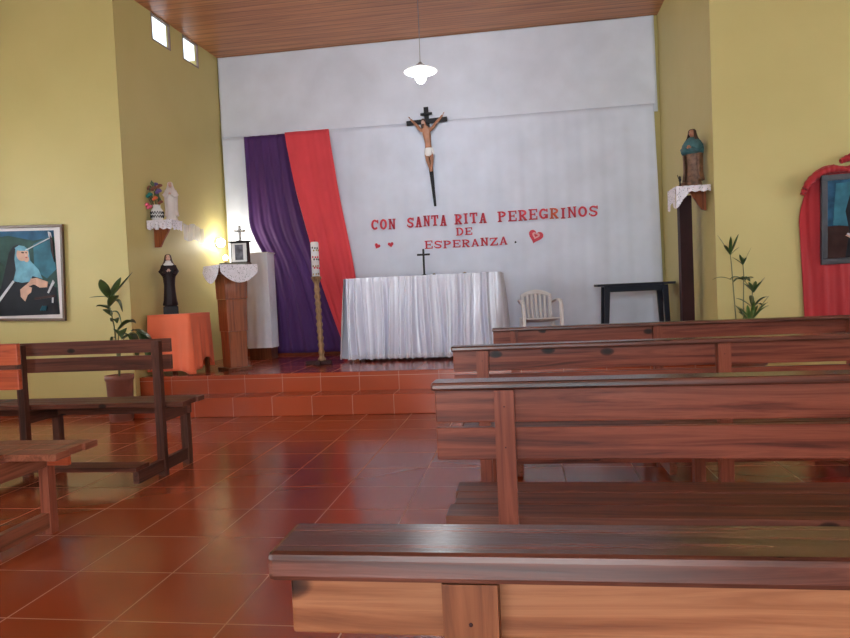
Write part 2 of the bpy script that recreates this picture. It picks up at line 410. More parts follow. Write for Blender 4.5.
bench((-.288, 2.715, 0), .01, 3.3, 1, 'right bench between the big knotted bench and the farthest bench, post splitting its boards', [.118, 1.03, 2.0, 3.15], RM)
bench((-.178, 3.883, 0), .015, 3.3, 1, 'farthest bench on the right, only its top board showing before the chair', [.12, .9, 1.9, 3.15], RM)
DM = (WD, WDz, WDy, WD)
bench((-2.085, 3.77, 0), 0, 2.6, -1, 'dark brown bench on the left with two backrest boards and kneeler', [.075, .97, 1.8, 2.5], DM, top=.815, board=((.815, .735), (.718, .632)), cap=None, seat=(.0 + .025, .31), seat_over=.045, kneel_x=(.06, 99), seat_z=.43)
bench((-2.02, 2.46, 0), 0, 2.6, -1, 'near left bench with orange red backrest boards cut off by the photo edge', [.155, 1.2, 2.4], (WO, WRz, WRy, WRy), top=.887, board=((.887, .80), (.782, .70)), cap=None, seat=(.07, .36), seat_z=.42, seat_over=.085, kneel=False)

# ------------------------------------------------------------------ cloth backdrops
def lerp(a, b, t): return a + (b - a) * t
def curve(pts, t):
    # pts: [(t, value)...]
    for (a, va), (b_, vb) in zip(pts, pts[1:]):
        if t <= b_:
            u = (t - a) / (b_ - a); return va + (vb - va) * u
    return pts[-1][1]
def smooth_curve(pts, t): 
    e = .03; return sum(curve(pts, min(1, max(0, t + k * e))) for k in (-2, -1, 0, 1, 2)) / 5
def hang(name, left, right, z0, z1, y, amp, nf, m, label, cat, nu=160, nv=50, seed=1, th=.004, parent=None, topamp=.5, zl=None):
    rr = random.Random(seed); ph = [rr.uniform(0, 6.28) for _ in range(6)]
    def fn(u, v):
        z = lerp(z1, z0, v)
        if zl: z += zl(u, v)
        xl = smooth_curve(left, v); xr = smooth_curve(right, v)
        x = lerp(xl, xr, u)
        f = math.sin(u * nf * 6.283 + ph[0] + .8 * math.sin(v * 2.2 + ph[1])) * .55 + math.sin(u * nf * 2.3 * 6.283 + ph[2] + v * 1.5) * .25 + math.sin(u * nf * .43 * 6.283 + ph[3]) * .3
        a = amp * (topamp + (1 - topamp) * v)
        return (x, y - a * (f + 1) * .5, z)
    b = MB(); b.grid(fn, nu, nv, m)
    o = b.build(name, parent, solid=th, fix=False)
    if not parent: tag(o, label, cat)
    return o
hang('backdrop_sheet', [(0, -3.53), (1, -3.53)], [(0, 1.53), (1, 1.545)], 2.9, 3.945, 7.880, .008, 4, CB, 'smooth upper white sheet covering the altar wall below the ceiling', 'sheet', seed=3)
hang('backdrop_curtain', [(0, -3.52), (1, -3.50)], [(0, 1.50), (.5, 1.53), (1, 1.55)],   .46, 2.985, 7.862, .013, 17, CBL, 'lower white curtain with fine vertical folds behind the altar', 'curtain', nu=420, seed=5, th=.003)
# purple and red drapes
pl = [(0, -3.22), (.45, -3.20), (.52, -3.05), (.62, -2.98), (.8, -2.93), (1, -2.93)]
rl = [(0, -2.70), (.25, -2.62), (.5, -2.47), (.65, -2.32), (.8, -2.17), (1, -1.97)]
rl2 = [(0, -2.70), (.25, -2.60), (.5, -2.45), (.65, -2.37), (.8, -2.25), (1, -2.08)]
rr_ = [(0, -2.165), (.3, -2.07), (.55, -1.96), (.7, -1.91), (1, -1.84)]
hang('purple_drape', pl, rl, .37, 2.965, 7.815, .055, 4.5, PUR, 'long purple drape hanging left of the red one', 'drape', nu=200, seed=11, topamp=.35)
hang('red_drape', [(a, b_ ) for a, b_ in rl2], rr_, .37, 2.965, 7.755, .03, 3, RED, 'long coral red drape sweeping down behind the altar corner', 'drape', seed=12, topamp=.3)

# ------------------------------------------------------------------ lettering on the curtain
YT = 7.833
def glyph(ch, w, h, t):
    """polygons of a slab serif capital in a w x h box, stroke t"""
    s = t * .55; P = []
    def rect(x0, y0, x1, y1): P.append([(x0, y0), (x1, y0), (x1, y1), (x0, y1)])
    def seg(a, b_, k=t):
        d = Vector((b_[0] - a[0], b_[1] - a[1])).normalized(); n = Vector((-d.y, d.x)) * k / 2
        P.append([(a[0] + n.x, a[1] + n.y), (a[0] - n.x, a[1] - n.y), (b_[0] - n.x, b_[1] - n.y), (b_[0] + n.x, b_[1] + n.y)])
    def arc(cx, cy, rx, ry, a0, a1, k=t, n=14):
        for i in range(n):
            q = []
            for a, r in ((a0 + (a1 - a0) * i / n, 0), (a0 + (a1 - a0) * (i + 1) / n, 0), (a0 + (a1 - a0) * (i + 1) / n, 1), (a0 + (a1 - a0) * i / n, 1)):
                a = math.radians(a); q.append((cx + (rx - r * k) * math.cos(a), cy + (ry - r * k * .85) * math.sin(a)))
            P.append(q)
    def stem(x, top=True, bot=True, k=1.7):
        rect(x - t / 2, 0, x + t / 2, h)
        if bot: rect(x - t * k / 2 - .1 * t, 0, x + t * k / 2 + .1 * t, s)
        if top: rect(x - t * k / 2 - .1 * t, h - s, x + t * k / 2 + .1 * t, h)
    sx = t * .95
    if ch == 'I': stem(w / 2)
    elif ch == 'N': stem(sx, True, True); stem(w - sx, True, False); seg((sx, h - t * .3), (w - sx, t * .3), t * .95)
    elif ch == 'A':
        seg((t * .7, 0), (w / 2, h - .1 * t), t * .75); seg((w - t * .7, 0), (w / 2, h - .1 * t), t); rect(w * .27, h * .26, w * .73, h * .26 + s)
        rect(0, 0, t * 1.5, s * .9); rect(w - t * 1.5, 0, w, s * .9)
    elif ch == 'T': stem(w / 2, False, True); rect(0, h - s * 1.1, w, h); rect(0, h * .66, s, h); rect(w - s, h * .66, w, h)
    elif ch == 'E':
        stem(sx, False, False); rect(0, 0, w, s); rect(0, h - s, w, h); rect(sx, h * .5 - s / 2, w * .72, h * .5 + s / 2)
        rect(w - s, 0, w, h * .32); rect(w - s, h * .68, w, h); rect(w * .66, h * .36, w * .66 + s * .8, h * .64)
    elif ch in 'PR':
        stem(sx, False, True); rect(0, h - s, w * .5, h); rect(sx, h * .44, w * .5, h * .44 + s); arc(w * .5, h * .72, w * .46, h * .28, -90, 90)
        if ch == 'R': seg((w * .45, h * .48), (w * .85, t * .2), t); rect(w * .66, 0, w, s)
    elif ch == 'D': stem(sx, False, False); rect(0, 0, w * .5, s); rect(0, h - s, w * .5, h); arc(w * .48, h / 2, w * .52, h / 2, -90, 90)
    elif ch == 'O': arc(w / 2, h / 2, w / 2, h / 2, 0, 360, t, 24)
    elif ch == 'C': arc(w / 2, h / 2, w / 2, h / 2, 40, 320, t, 20); rect(w - s * 1.1, h * .62, w, h * .95)
    elif ch == 'G': arc(w / 2, h / 2, w / 2, h / 2, 40, 330, t, 20); rect(w - s * 1.1, h * .64, w, h * .95); rect(w * .52, h * .34, w, h * .34 + s); rect(w - t, h * .05, w, h * .4)
    elif ch == 'S': arc(w / 2, h * .72, w * .44, h * .28, 20, 270, t * .9, 14); arc(w / 2, h * .28, w * .46, h * .28, -160, 90, t * .9, 14); rect(w - s, h * .68, w, h * .98); rect(0, .02, s, h * .34)
    elif ch == 'Z': rect(0, 0, w, s * 1.1); rect(0, h - s * 1.1, w, h); seg((t * .6, s * .5), (w - t * .6, h - s * .5), t); rect(0, h * .68, s, h); rect(w - s, 0, w, h * .32)
    return P
ORD = ['first', 'second', 'third']
def word(txt, x0, x1, z, h, dz, where):
    n = len(txt); adv = (x1 - x0) / n; cnt = {}
    wts = {'I': .72}
    tot = sum(wts.get(c, 1) for c in txt); x = x0
    for i, ch in enumerate(txt):
        a = (x1 - x0) * wts.get(ch, 1) / tot; w = a * .84; cnt[ch] = cnt.get(ch, 0) + 1
        mt = LETO if (txt == 'PEREGRINOS' and i == 5) else LET
        b = MB(); rz = R.uniform(-.03, .03)
        hh = h * R.uniform(.96, 1.04); c, s_ = math.cos(rz), math.sin(rz)
        for poly in glyph(ch, w, hh, (.019 if ch == 'N' else .025) if h > .1 else .0195):
            b.prism([(px * c - pz * s_, px * s_ + pz * c) for px, pz in poly], 0, .006, mt)
        o = b.build('paper_letter'); o.location = (x + a * .08, YT - .006, z + dz * (x - x0) / max(.01, (x1 - x0)) + R.uniform(-.004, .004))
        rep = txt.count(ch) > 1
        tag(o, ('%s letter %s of the word %s, %s' % (ORD[cnt[ch] - 1] if rep else 'the', ch, txt, 'orange red foam' if mt is LETO else 'red cut-out')), 'letter', 'cut-out letters of the banner text')
        x += a
word('CON', -1.735, -1.43, 1.776, .122, 0, '')
word('SANTA', -1.31, -.83, 1.780, .122, 0, '')
word('RITA', -.757, -.37, 1.785, .122, 0, '')
word('PEREGRINOS', -.262, .870, 1.784, .120, 0, '')
word('DE', -.742, -.54, 1.655, .088, 0, '')
word('ESPERANZA', -1.112, -.145, 1.520, .090, 0, '')
def heart_poly(s, n=28):
    out = []
    for i in range(n):
        a = 2 * PI * i / n
        out.append((s * 16 * math.sin(a) ** 3 / 17, s * (13 * math.cos(a) - 5 * math.cos(2 * a) - 2 * math.cos(3 * a) - math.cos(4 * a)) / 17))
    return out
def heart(x, z, s, rot, label, double=False):
    t = thing('paper_heart', label, 'heart', (x, YT, z), 0, 'paper hearts beside the banner text')
    t.rotation_euler = (0, rot, 0)
    b = MB(); b.prism(heart_poly(s), -.006, 0, LET); b.build('red_heart', t)
    if double:
        b = MB(); b.prism([(p[0], p[1] + s * .1) for p in heart_poly(s * .52)], -.0095, -.0065, LETP); b.build('pink_heart', t)
        b = MB(); b.prism([(p[0], p[1] + s * .1) for p in heart_poly(s * .25)], -.0125, -.0100, LET); b.build('centre_heart', t)
heart(-1.665, 1.588, .036, .5, 'left one of the two small red hearts under CON')
heart(-1.505, 1.596, .036, -.12, 'right one of the two small red hearts under CON')
heart(.165, 1.60, .088, .35, 'large double heart right of the word ESPERANZA', True)
b = MB(); b.lathe([(.008, 0), (.011, .003), (.006, .006)], NAVY, n=12); o = b.build('text_dot'); o.rotation_euler = (PI / 2, 0, 0); o.location = (-.062, YT, 1.545)
tag(o, 'small dark full stop dot after the word ESPERANZA', 'dot')

# ------------------------------------------------------------------ crucifix with figure
cx = thing('crucifix', 'carved crucifix with figure hanging on the white curtain above the text', 'crucifix', (-1.015, 7.83, 2.975), 0)
cx.rotation_euler = (0, -.037, 0)
b = MB(); b.bar((0, -.012, .165), (0, -.012, -.42), .054, .022, BLK, up=(0, 1, 0)); b.bar((0, -.012, -.42), (.018, -.012, -.97), .054, .022, BLK, up=(0, 1, 0), w2=.026); b.build('upright', cx, bevel=.002)
b = MB(); b.box(-.235, .235, -.040, -.020, -.026, .026, BLK); b.build('crossbar', cx, bevel=.003)
b = MB(); b.box(-.068, .068, -.036, -.022, .070, .098, BLK); b.build('title_board', cx, bevel=.003)
def skin(name, V, E, rad, mat, parent, sub=2, loc=(0, 0, 0), root=0, flat=None):
    me = bpy.data.meshes.new(name); me.from_pydata(V, E, []); me.materials.append(mat)
    o = bpy.data.objects.new(name, me); COL.objects.link(o); o.parent = parent; o.location = loc
    sk = o.modifiers.new('skin', 'SKIN'); sk.use_smooth_shade = True
    for i, r in enumerate(rad):
        rr = r if hasattr(r, '__len__') else (r, r)
        me.skin_vertices[0].data[i].radius = rr
    me.skin_vertices[0].data[root].use_root = True
    ss = o.modifiers.new('sub', 'SUBSURF'); ss.levels = sub; ss.render_levels = sub
    return o
y = -.075
V = [(0, y, -.345), (0, y - .005, -.26), (-.005, y - .005, -.17), (-.008, y - .01, -.11), (-.012, y - .018, -.075), (-.03, y - .035, -.045), (-.032, y - .035, -.01),
     (-.072, y, -.105), (-.12, y + .012, -.035), (-.165, y + .022, .018), (-.182, y + .018, .038),
     (.055, y, -.105), (.115, y + .012, -.03), (.172, y + .022, .026), (.19, y + .018, .044),
     (-.026, y, -.375), (-.018, y - .018, -.46), (.0, y + .012, -.545), (.006, y - .012, -.585),
     (.026, y, -.375), (.032, y - .022, -.455), (.018, y + .010, -.545), (.02, y - .014, -.582)]
E_ = [(0, 1), (1, 2), (2, 3), (3, 4), (4, 5), (5, 6), (3, 7), (7, 8), (8, 9), (9, 10), (3, 11), (11, 12), (12, 13), (13, 14), (0, 15), (15, 16), (16, 17), (17, 18), (0, 19), (19, 20), (20, 21), (21, 22)]
rad = [(.042, .032), (.036, .028), (.048, .034), (.044, .03), .018, .028, .024, .022, .017, .012, .012, .022, .017, .012, .012, .028, .022, .013, .012, .028, .022, .013, .012]
fg = skin('figure', V, E_, rad, SKIN, cx)
b = MB()
for sx_, hx, hz in ((-1, -.184, .040), (1, .192, .046)):
    for k in range(5):
        a = -.9 + k * .42
        b.tube([(hx, y + .018, hz), (hx + sx_ * .012 * math.cos(a) , y + .012, hz + .012 + .008 * math.sin(a + 1)), (hx + sx_ * .02 * math.cos(a), y + .004, hz + .022 - .002 * abs(k - 2))], [.004, .0035, .0025], SKIN, 6)
b.build('fingers', fg)
b = MB(); b.ball((-.031, y - .030, -.020), .030, HAIR, sy=.95, sz=1.2); b.ball((-.012, y - .012, -.07), .020, HAIR, sz=1.7); b.ball((-.05, y - .016, -.07), .016, HAIR, sz=1.6); b.build('hair', fg)
b = MB(); b.ball((-.032, y - .050, -.034), .021, SKINL, sy=.6, sz=1.3); b.ball((-.033, y - .066, -.035), .004, SKINL, sz=1.8, n=8)
for e in (-1, 1): b.ball((-.032 + e * .008, y - .062, -.028), .0028, HAIR, n=8)
b.ball((-.033, y - .056, -.058), .012, HAIR, n=10, sy=.7); b.build('face', fg)
b = MB(); b.lathe([(.044, -.075), (.050, -.06), (.050, -.02), (.046, .015), (.043, .02)], WH, (.0, y, -.335), 28, 1, .78, wob=lambda a, z: .05 * math.sin(a * 9 + z * 60)); b.bar((.045, y - .02, -.32), (.055, y - .015, -.39), .02, .012, WH); b.build('loincloth', fg)

# ------------------------------------------------------------------ pendant lamp
pd = thing('pendant_lamp', 'lit white pendant lamp hanging from the ceiling before the altar wall', 'lamp', (-.885, 6.5, 3.12))
b = MB(); b.tube([(0, 0, .06), (.003, 0, .4), (0, 0, CEIL - 3.12 - .02)], .0035, STL, 8); b.build('cord', pd)
b = MB(); b.lathe([(.04, CEIL - 3.12 - .03), (.045, CEIL - 3.12 - .005), (.02, CEIL - 3.12 - .001)], WH, n=20); b.build('ceiling_rose', pd)
b = MB(); b.lathe([(.05, .045), (.045, .06), (.02, .075), (.012, .09)], STL, n=20); b.build('lamp_holder', pd)
b = MB(); b.lathe([(.152, -.006), (.158, 0), (.150, .006), (.10, .028), (.05, .046), (.046, .040), (.095, .020), (.148, -.002)], GLOWD, n=40); b.build('lamp_shade', pd)
b = MB(); b.ball((0, 0, -.045), .055, GLOWP, sz=1.25, n=24); b.build('bulb', pd)
pt = bpy.data.lights.new('pendant_light', 'POINT'); pt.energy = 20; pt.color = (.92, .96, 1); pt.shadow_soft_size = .06
po = bpy.data.objects.new('pendant_light', pt); COL.objects.link(po); po.location = (-.885, 6.5, 2.96)

# ------------------------------------------------------------------ altar
al = thing('altar_table', 'altar table under a gathered white satin cloth to the platform floor', 'altar', (-1.02, 7.12, .338))
hx, hy, ht = .762, .29, .842
b = MB(); b.box(-hx, hx, -hy, hy, ht - .035, ht, WL); b.build('tabletop', al)
for sx_ in (-1, 1):
    for sy_ in (-1, 1):
        b = MB(); b.box(sx_ * hx * .93 - .03, sx_ * hx * .93 + .03, sy_ * hy * .85 - .03, sy_ * hy * .85 + .03, 0, ht - .036, WLz); b.build('leg', al)
ac = thing('altar_cloth', 'gathered white satin altar cloth with lace hem', 'tablecloth', (-1.02, 7.12, .338))
def per(s):
    # open rounded rectangle around left, front, right, back
    w, d = hx + .008, hy + .008; P_ = 2 * (2 * w + 2 * d); q = s * P_
    if q < 2 * w: return (-w + q, -d), (0, -1)
    q -= 2 * w
    if q < 2 * d: return (w, -d + q), (1, 0)
    q -= 2 * d
    if q < 2 * w: return (w - q, d), (0, 1)
    q -= 2 * w
    return (-w, d - q), (-1, 0)
rs = random.Random(21); fr_ = [(38.3, 1.1, .75), (67.7, 2.3, .62), (21.4, .4, .45), (51.9, 4.4, .6), (118, 1.0, .22)]
def skirtfn(z1, z0, extra=0.0):
    def fn(u, v):
        (x, y_), (nx, ny) = per(min(.99999, u))
        U = u + .0035 * math.sin(v * 2.5 + u * 40) + .0020 * math.sin(u * 130) * v
        f = sum(a * math.sin(2 * PI * k * U + p) for k, p, a in fr_)
        amp = .012 + .030 * v ** .5
        o_ = .012 + amp * (f * .55 + .9) + .018 * v + extra
        z = lerp(z1, z0, v)
        return (x + nx * o_, y_ + ny * o_, z + (.006 * math.sin(u * 260) if v > .98 else 0))
    return fn
b = MB(); b.grid(skirtfn(ht + .010, .045), 900, 26, SATIN)
b.grid(lambda u, v: (lerp(-hx - .02, hx + .02, u), lerp(-hy - .02, hy + .02, v), ht + .0105 + .001 * math.sin(u * 30) * math.sin(v * 9)), 30, 8, SATIN)
b.build('satin_skirt', ac, fix=False)
b = MB()
f0 = skirtfn(ht + .010, .045, .003)
b.grid(lambda u, v: (lambda p: (p[0], p[1], lerp(.075, .022 + .010 * abs(math.sin(u * 220)), v)))(f0(u, 1)), 900, 3, LACE2); b.build('lace_hem', ac, fix=False)
b = MB()
f1 = skirtfn(ht + .010, .045, .004)
b.grid(lambda u, v: (lambda p: (p[0], p[1], lerp(ht + .014, ht - .028, v)))(f1(u, .03)), 900, 3, SATIN); b.build('gathered_heading', ac, fix=False)
TOPZ = .338 + ht + .0125
c = thing('altar_cross', 'small black standing cross on the altar top', 'cross', (-1.020, 7.1, TOPZ))
b = MB(); b.lathe([(.045, 0), (.045, .008), (.02, .016), (.01, .022)], BLK, n=20); b.build('base', c)
b = MB(); b.bar((0, 0, .018), (0, 0, .285), .020, .016, BLK, up=(0, 1, 0)); b.build('upright', c, bevel=.002)
b = MB(); b.bar((-.068, -.001, .225), (.068, -.001, .225), .016, .020, BLK); b.build('crossbar', c, bevel=.002)
def votive(x, y_, r, h, label):
    c = thing('candle_holder', label, 'candle holder', (x, y_, TOPZ), 0, 'low candle holders on the altar')
    b = MB(); b.lathe([(r * .8, 0), (r, .004), (r * .8, h * .5), (r, h), (r * .8, h), (r * .7, h * .6)], BLK, n=18); b.build('dish', c)
    b = MB(); b.lathe([(r * .45, h * .5), (r * .45, h * 1.3), (.002, h * 1.35)], BR, n=12); b.build('candle_stub', c)
votive(-.90, 6.98, .020, .016, 'small dark candle holder just right of the altar cross')
votive(-.585, 6.98, .024, .014, 'small dark candle holder near the altar right end')

# ------------------------------------------------------------------ paschal candle
pc = thing('candle_stand', 'tall turned wooden stand carrying the decorated candle', 'candle stand', (-2.065, 6.62, .338))
b = MB()
for a in (.2, .2 + PI / 2):
    dx, dy = math.cos(a) * .13, math.sin(a) * .13; b.bar((-dx, -dy, .022), (dx, dy, .022), .045, .040, MAH)
b.build('cross_base', pc, bevel=.004)
prof = [(.034, .04), (.036, .06), (.022, .08)]
z = .10
while z < .80:
    prof += [(.021, z), (.027, z + .02), (.028, z + .035), (.021, z + .055)]; z += .07
prof += [(.022, .82), (.030, .84), (.044, .87), (.046, .885), (.034, .89)]
b = MB(); b.lathe([(r, zz) for r, zz in prof], wood('turned_bamboo', (.10, .05, .025), (.22, .12, .06), (.32, .19, .10), 'z', .4, knots=False), n=20)
b.v = [(x * 1.15 + (.035 - .02 * (zz_ / .89)), yy * 1.15, zz_) for x, yy, zz_ in b.v]; b.build('pole', pc)
pcn = thing('paschal_candle', 'thick white candle with red and gold ornament on the wooden stand', 'candle', (-2.050, 6.62, .338 + .891))
b = MB(); b.lathe([(.039, 0), (.039, .335), (.033, .345), (.006, .347)], WH, n=24); b.build('wax', pcn)
b = MB()
for k, (zz, c_) in enumerate(((.03, BR), (.075, LET), (.11, BR), (.16, HAIR), (.20, LET), (.25, BR), (.29, HAIR))):
    for a in (-1.9, -1.2, -.6):
        a += (k % 2) * .35; b = MB(); b.ball((.038 * math.cos(a), .038 * math.sin(a), zz + .01 * math.sin(k * 3 + a)), .0085, c_, n=8, sz=1.2); b.build('ornament', pcn)
b = MB(); b.tube([(0, 0, .345), (.001, 0, .362)], .002, BLK, 6); b.build('wick', pcn)

# ------------------------------------------------------------------ lectern with things on it
lc = thing('lectern', 'stepped reddish wooden lectern with slanted book top at platform edge', 'lectern', (-2.845, 6.38, .338), math.radians(48))
def block(h0, h1, w, name, taper=0):
    b = MB(); w1 = w + taper
    vs = [(sx_ * ww / 2, sy_ * ww / 2, z) for z, ww in ((h0, w), (h1, w1)) for sy_ in (-1, 1) for sx_ in (-1, 1)]
    b.add(vs, [(0, 2, 3, 1), (4, 5, 7, 6), (0, 1, 5, 4), (2, 6, 7, 3), (0, 4, 6, 2), (1, 3, 7, 5)], WLEC)
    return b.build(name, lc, bevel=.004)
b = MB(); b.box(-.13, .13, -.13, .13, 0, .03, WLECD); b.build('plinth', lc, bevel=.004)
block(.03, .385, .180, 'lower_block', .012)
block(.386, .70, .205, 'middle_block', .010)
block(.701, .945, .225, 'upper_block', .015)
b = MB(); b.box(-.17, .17, -.17, .17, .946, 1.005, WLECD); b.build('neck_panel', lc, bevel=.004)
b = MB(); b.box(-.19, .19, -.19, .19, 1.006, 1.030, WLECD); b.build('top_board', lc, bevel=.004)
LT = .338 + 1.030
dl = thing('lace_doily', 'white crocheted doily with scalloped points over the lectern top', 'doily', (-2.845, 6.38, LT + .002), math.radians(48))
b = MB(); b.grid(lambda u, v: (lerp(-.192, .192, u), lerp(-.192, .192, v), .001), 8, 8, LACE)
def scal(u): return .065 + .11 * abs(math.sin(PI * (u * 1.0))) ** .8
b.grid(lambda u, v: (lerp(-.193, .193, u), -.194 - .012 * v, -v * scal(u)), 40, 8, LACE)
b.grid(lambda u, v: (-.194 - .012 * v, lerp(.193, -.193, u), -v * scal(u)), 40, 8, LACE)
b.build('lace', dl, fix=False)
b = MB(); b.box(-.13, .14, -.085, .075, 0, .022, plain('grey_green_book_cover', (.13, .12, .09), .6)); b.box(-.128, .136, -.083, .070, .005, .018, WH); o = b.build('book', bevel=.002); o.location = (-2.80, 6.40, LT + .004); o.rotation_euler = (0, 0, .05)
tag(o, 'closed grey green book lying on the lectern top', 'book')
BT = LT + .027
ic = thing('framed_icon', 'small framed icon in dark wood case standing on the lectern', 'icon', (-2.755, 6.42, BT), .1)
b = MB(); b.box(-.085, .085, -.015, .06, 0, .20, BLK); b.box(-.10, .10, -.03, .07, .20, .212, BLK); b.build('case', ic, bevel=.003)
b = MB(); b.box(-.074, .074, -.021, -.0155, .008, .19, WH); b.build('silver_mat', ic)
b = MB(); b.box(-.040, .040, -.025, -.0215, .025, .175, plain('dark_icon_picture', (.12, .12, .15), .3, .5, 25)); b.build('picture', ic)
ib = thing('desk_cross', 'little outlined wooden cross standing on top of the framed icon', 'cross', (-2.755, 6.44, BT + .212), .1)
b = MB(); b.box(-.03, .03, -.012, .012, 0, .008, HAIR); b.build('base', ib)
b = MB(); b.bar((0, 0, .008), (0, 0, .150), .022, .010, HAIR, up=(0, 1, 0)); b.bar((0, -.006, .012), (0, -.006, .144), .010, .006, WH, up=(0, 1, 0)); b.build('upright', ib)
b = MB(); b.bar((-.052, -.001, .102), (.052, -.001, .102), .018, .020, HAIR); b.bar((-.046, -.010, .102), (.046, -.010, .102), .008, .009, WH); b.build('crossbar', ib)
lb = thing('electric_candle', 'lit bulb in a small holder at left of the icon on the lectern', 'lamp', (-2.885, 6.37, BT))
b = MB(); b.lathe([(.018, 0), (.018, .006), (.010, .012), (.010, .03)], BR, n=16); b.build('holder', lb)
b = MB(); b.ball((0, 0, .052), .024, GLOWW, sz=1.15); b.build('bulb', lb)
wl = thing('wall_glow', 'round globe added for the glow on the yellow wall behind the lectern', 'lamp', (-3.553, 7.62, 1.71))  # glowing globe added to stand for a patch of glow on the wall
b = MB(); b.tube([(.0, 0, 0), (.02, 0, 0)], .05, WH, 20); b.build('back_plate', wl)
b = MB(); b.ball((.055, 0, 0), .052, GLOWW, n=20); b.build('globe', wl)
pt = bpy.data.lights.new('wall_glow_light', 'POINT'); pt.energy = 11; pt.color = (1, .95, .82); pt.shadow_soft_size = .05  # point light added to brighten the wall around the globe
po = bpy.data.objects.new('wall_glow_light', pt); COL.objects.link(po); po.location = (-3.40, 7.58, 1.71)
# white draped stand behind the lectern
ws = thing('draped_stand', 'narrow tall stand draped in white cloth between lectern and purple drape', 'stand', (-2.99, 7.50, .338))
b = MB(); b.box(-.13, .13, -.10, .10, 0, 1.205, WLECD); b.build('stand_box', ws)
b = MB()
def dr_(u, v):
    q = u * 4; k = int(min(3.999, q)); f = q - k; c4 = [(-.138, -.108), (.138, -.108), (.138, .108), (-.138, .108)]
    a_, b_ = c4[k], c4[(k + 1) % 4]; x, y_ = lerp(a_[0], b_[0], f), lerp(a_[1], b_[1], f)
    w = 1 + (.05 + .05 * math.sin(u * 75)) * v; return (x * w, y_ * w, lerp(1.212, .13, v))
b.grid(dr_, 160, 12, CB); b.box(-.15, .15, -.118, .118, 1.206, 1.218, WH); b.build('white_cloth', ws, fix=False)

# ------------------------------------------------------------------ orange table and nun statue
ot = thing('side_table', 'small table under the orange cloth at the platform left end', 'table', (-3.335, 6.24, .338))
b = MB(); b.box(-.205, .205, -.21, .21, .545, .57, WL); b.build('tabletop', ot)
for sx_ in (-1, 1):
    for sy_ in (-1, 1):
        b = MB(); b.box(sx_ * .175 - .018, sx_ * .175 + .018, sy_ * .18 - .018, sy_ * .18 + .018, 0, .544, WLz); b.build('leg', ot)
def drape_box(hx_, hy_, top, drop, amp, nf, seed, corner=.05):
    rs = random.Random(seed); p1, p2 = rs.uniform(0, 6), rs.uniform(0, 6)
    def fn(u, v):
        w, d = hx_, hy_; P_ = 4 * (w + d); q = u * P_ % P_
        if q < 2 * w: x, y_, nx, ny, e = -w + q, -d, 0, -1, min(q, 2 * w - q)
        elif q < 2 * w + 2 * d: q -= 2 * w; x, y_, nx, ny, e = w, -d + q, 1, 0, min(q, 2 * d - q)
        elif q < 4 * w + 2 * d: q -= 2 * w + 2 * d; x, y_, nx, ny, e = w - q, d, 0, 1, min(q, 2 * w - q)
        else: q -= 4 * w + 2 * d; x, y_, nx, ny, e = -w, d - q, -1, 0, min(q, 2 * d - q)
        f = math.sin(2 * PI * nf * u + p1) + .5 * math.sin(2 * PI * nf * 2.3 * u + p2)
        o_ = .008 + amp * (f + 1.5) * v + corner * max(0, 1 - e / .09) * v
        return (x + nx * o_, y_ + ny * o_, top + .006 - drop(u) * v)
    return fn
b = MB(); b.grid(drape_box(.207, .212, .572, lambda u: .535 - .10 * max(0, math.sin(2 * PI * u * 3)) * (u > .28) + .035 * math.exp(-((u - .25) / .03) ** 2), .009, 9, 4, .018), 320, 18, ORG)
b.grid(lambda u, v: (lerp(-.217, .217, u), lerp(-.222, .222, v), .579), 10, 10, ORG)
o = b.build('orange_cloth', fix=False, solid=.002); o.location = (-3.335, 6.24, .338); tag(o, 'orange cloth draped over the small table holding the nun statue', 'tablecloth')

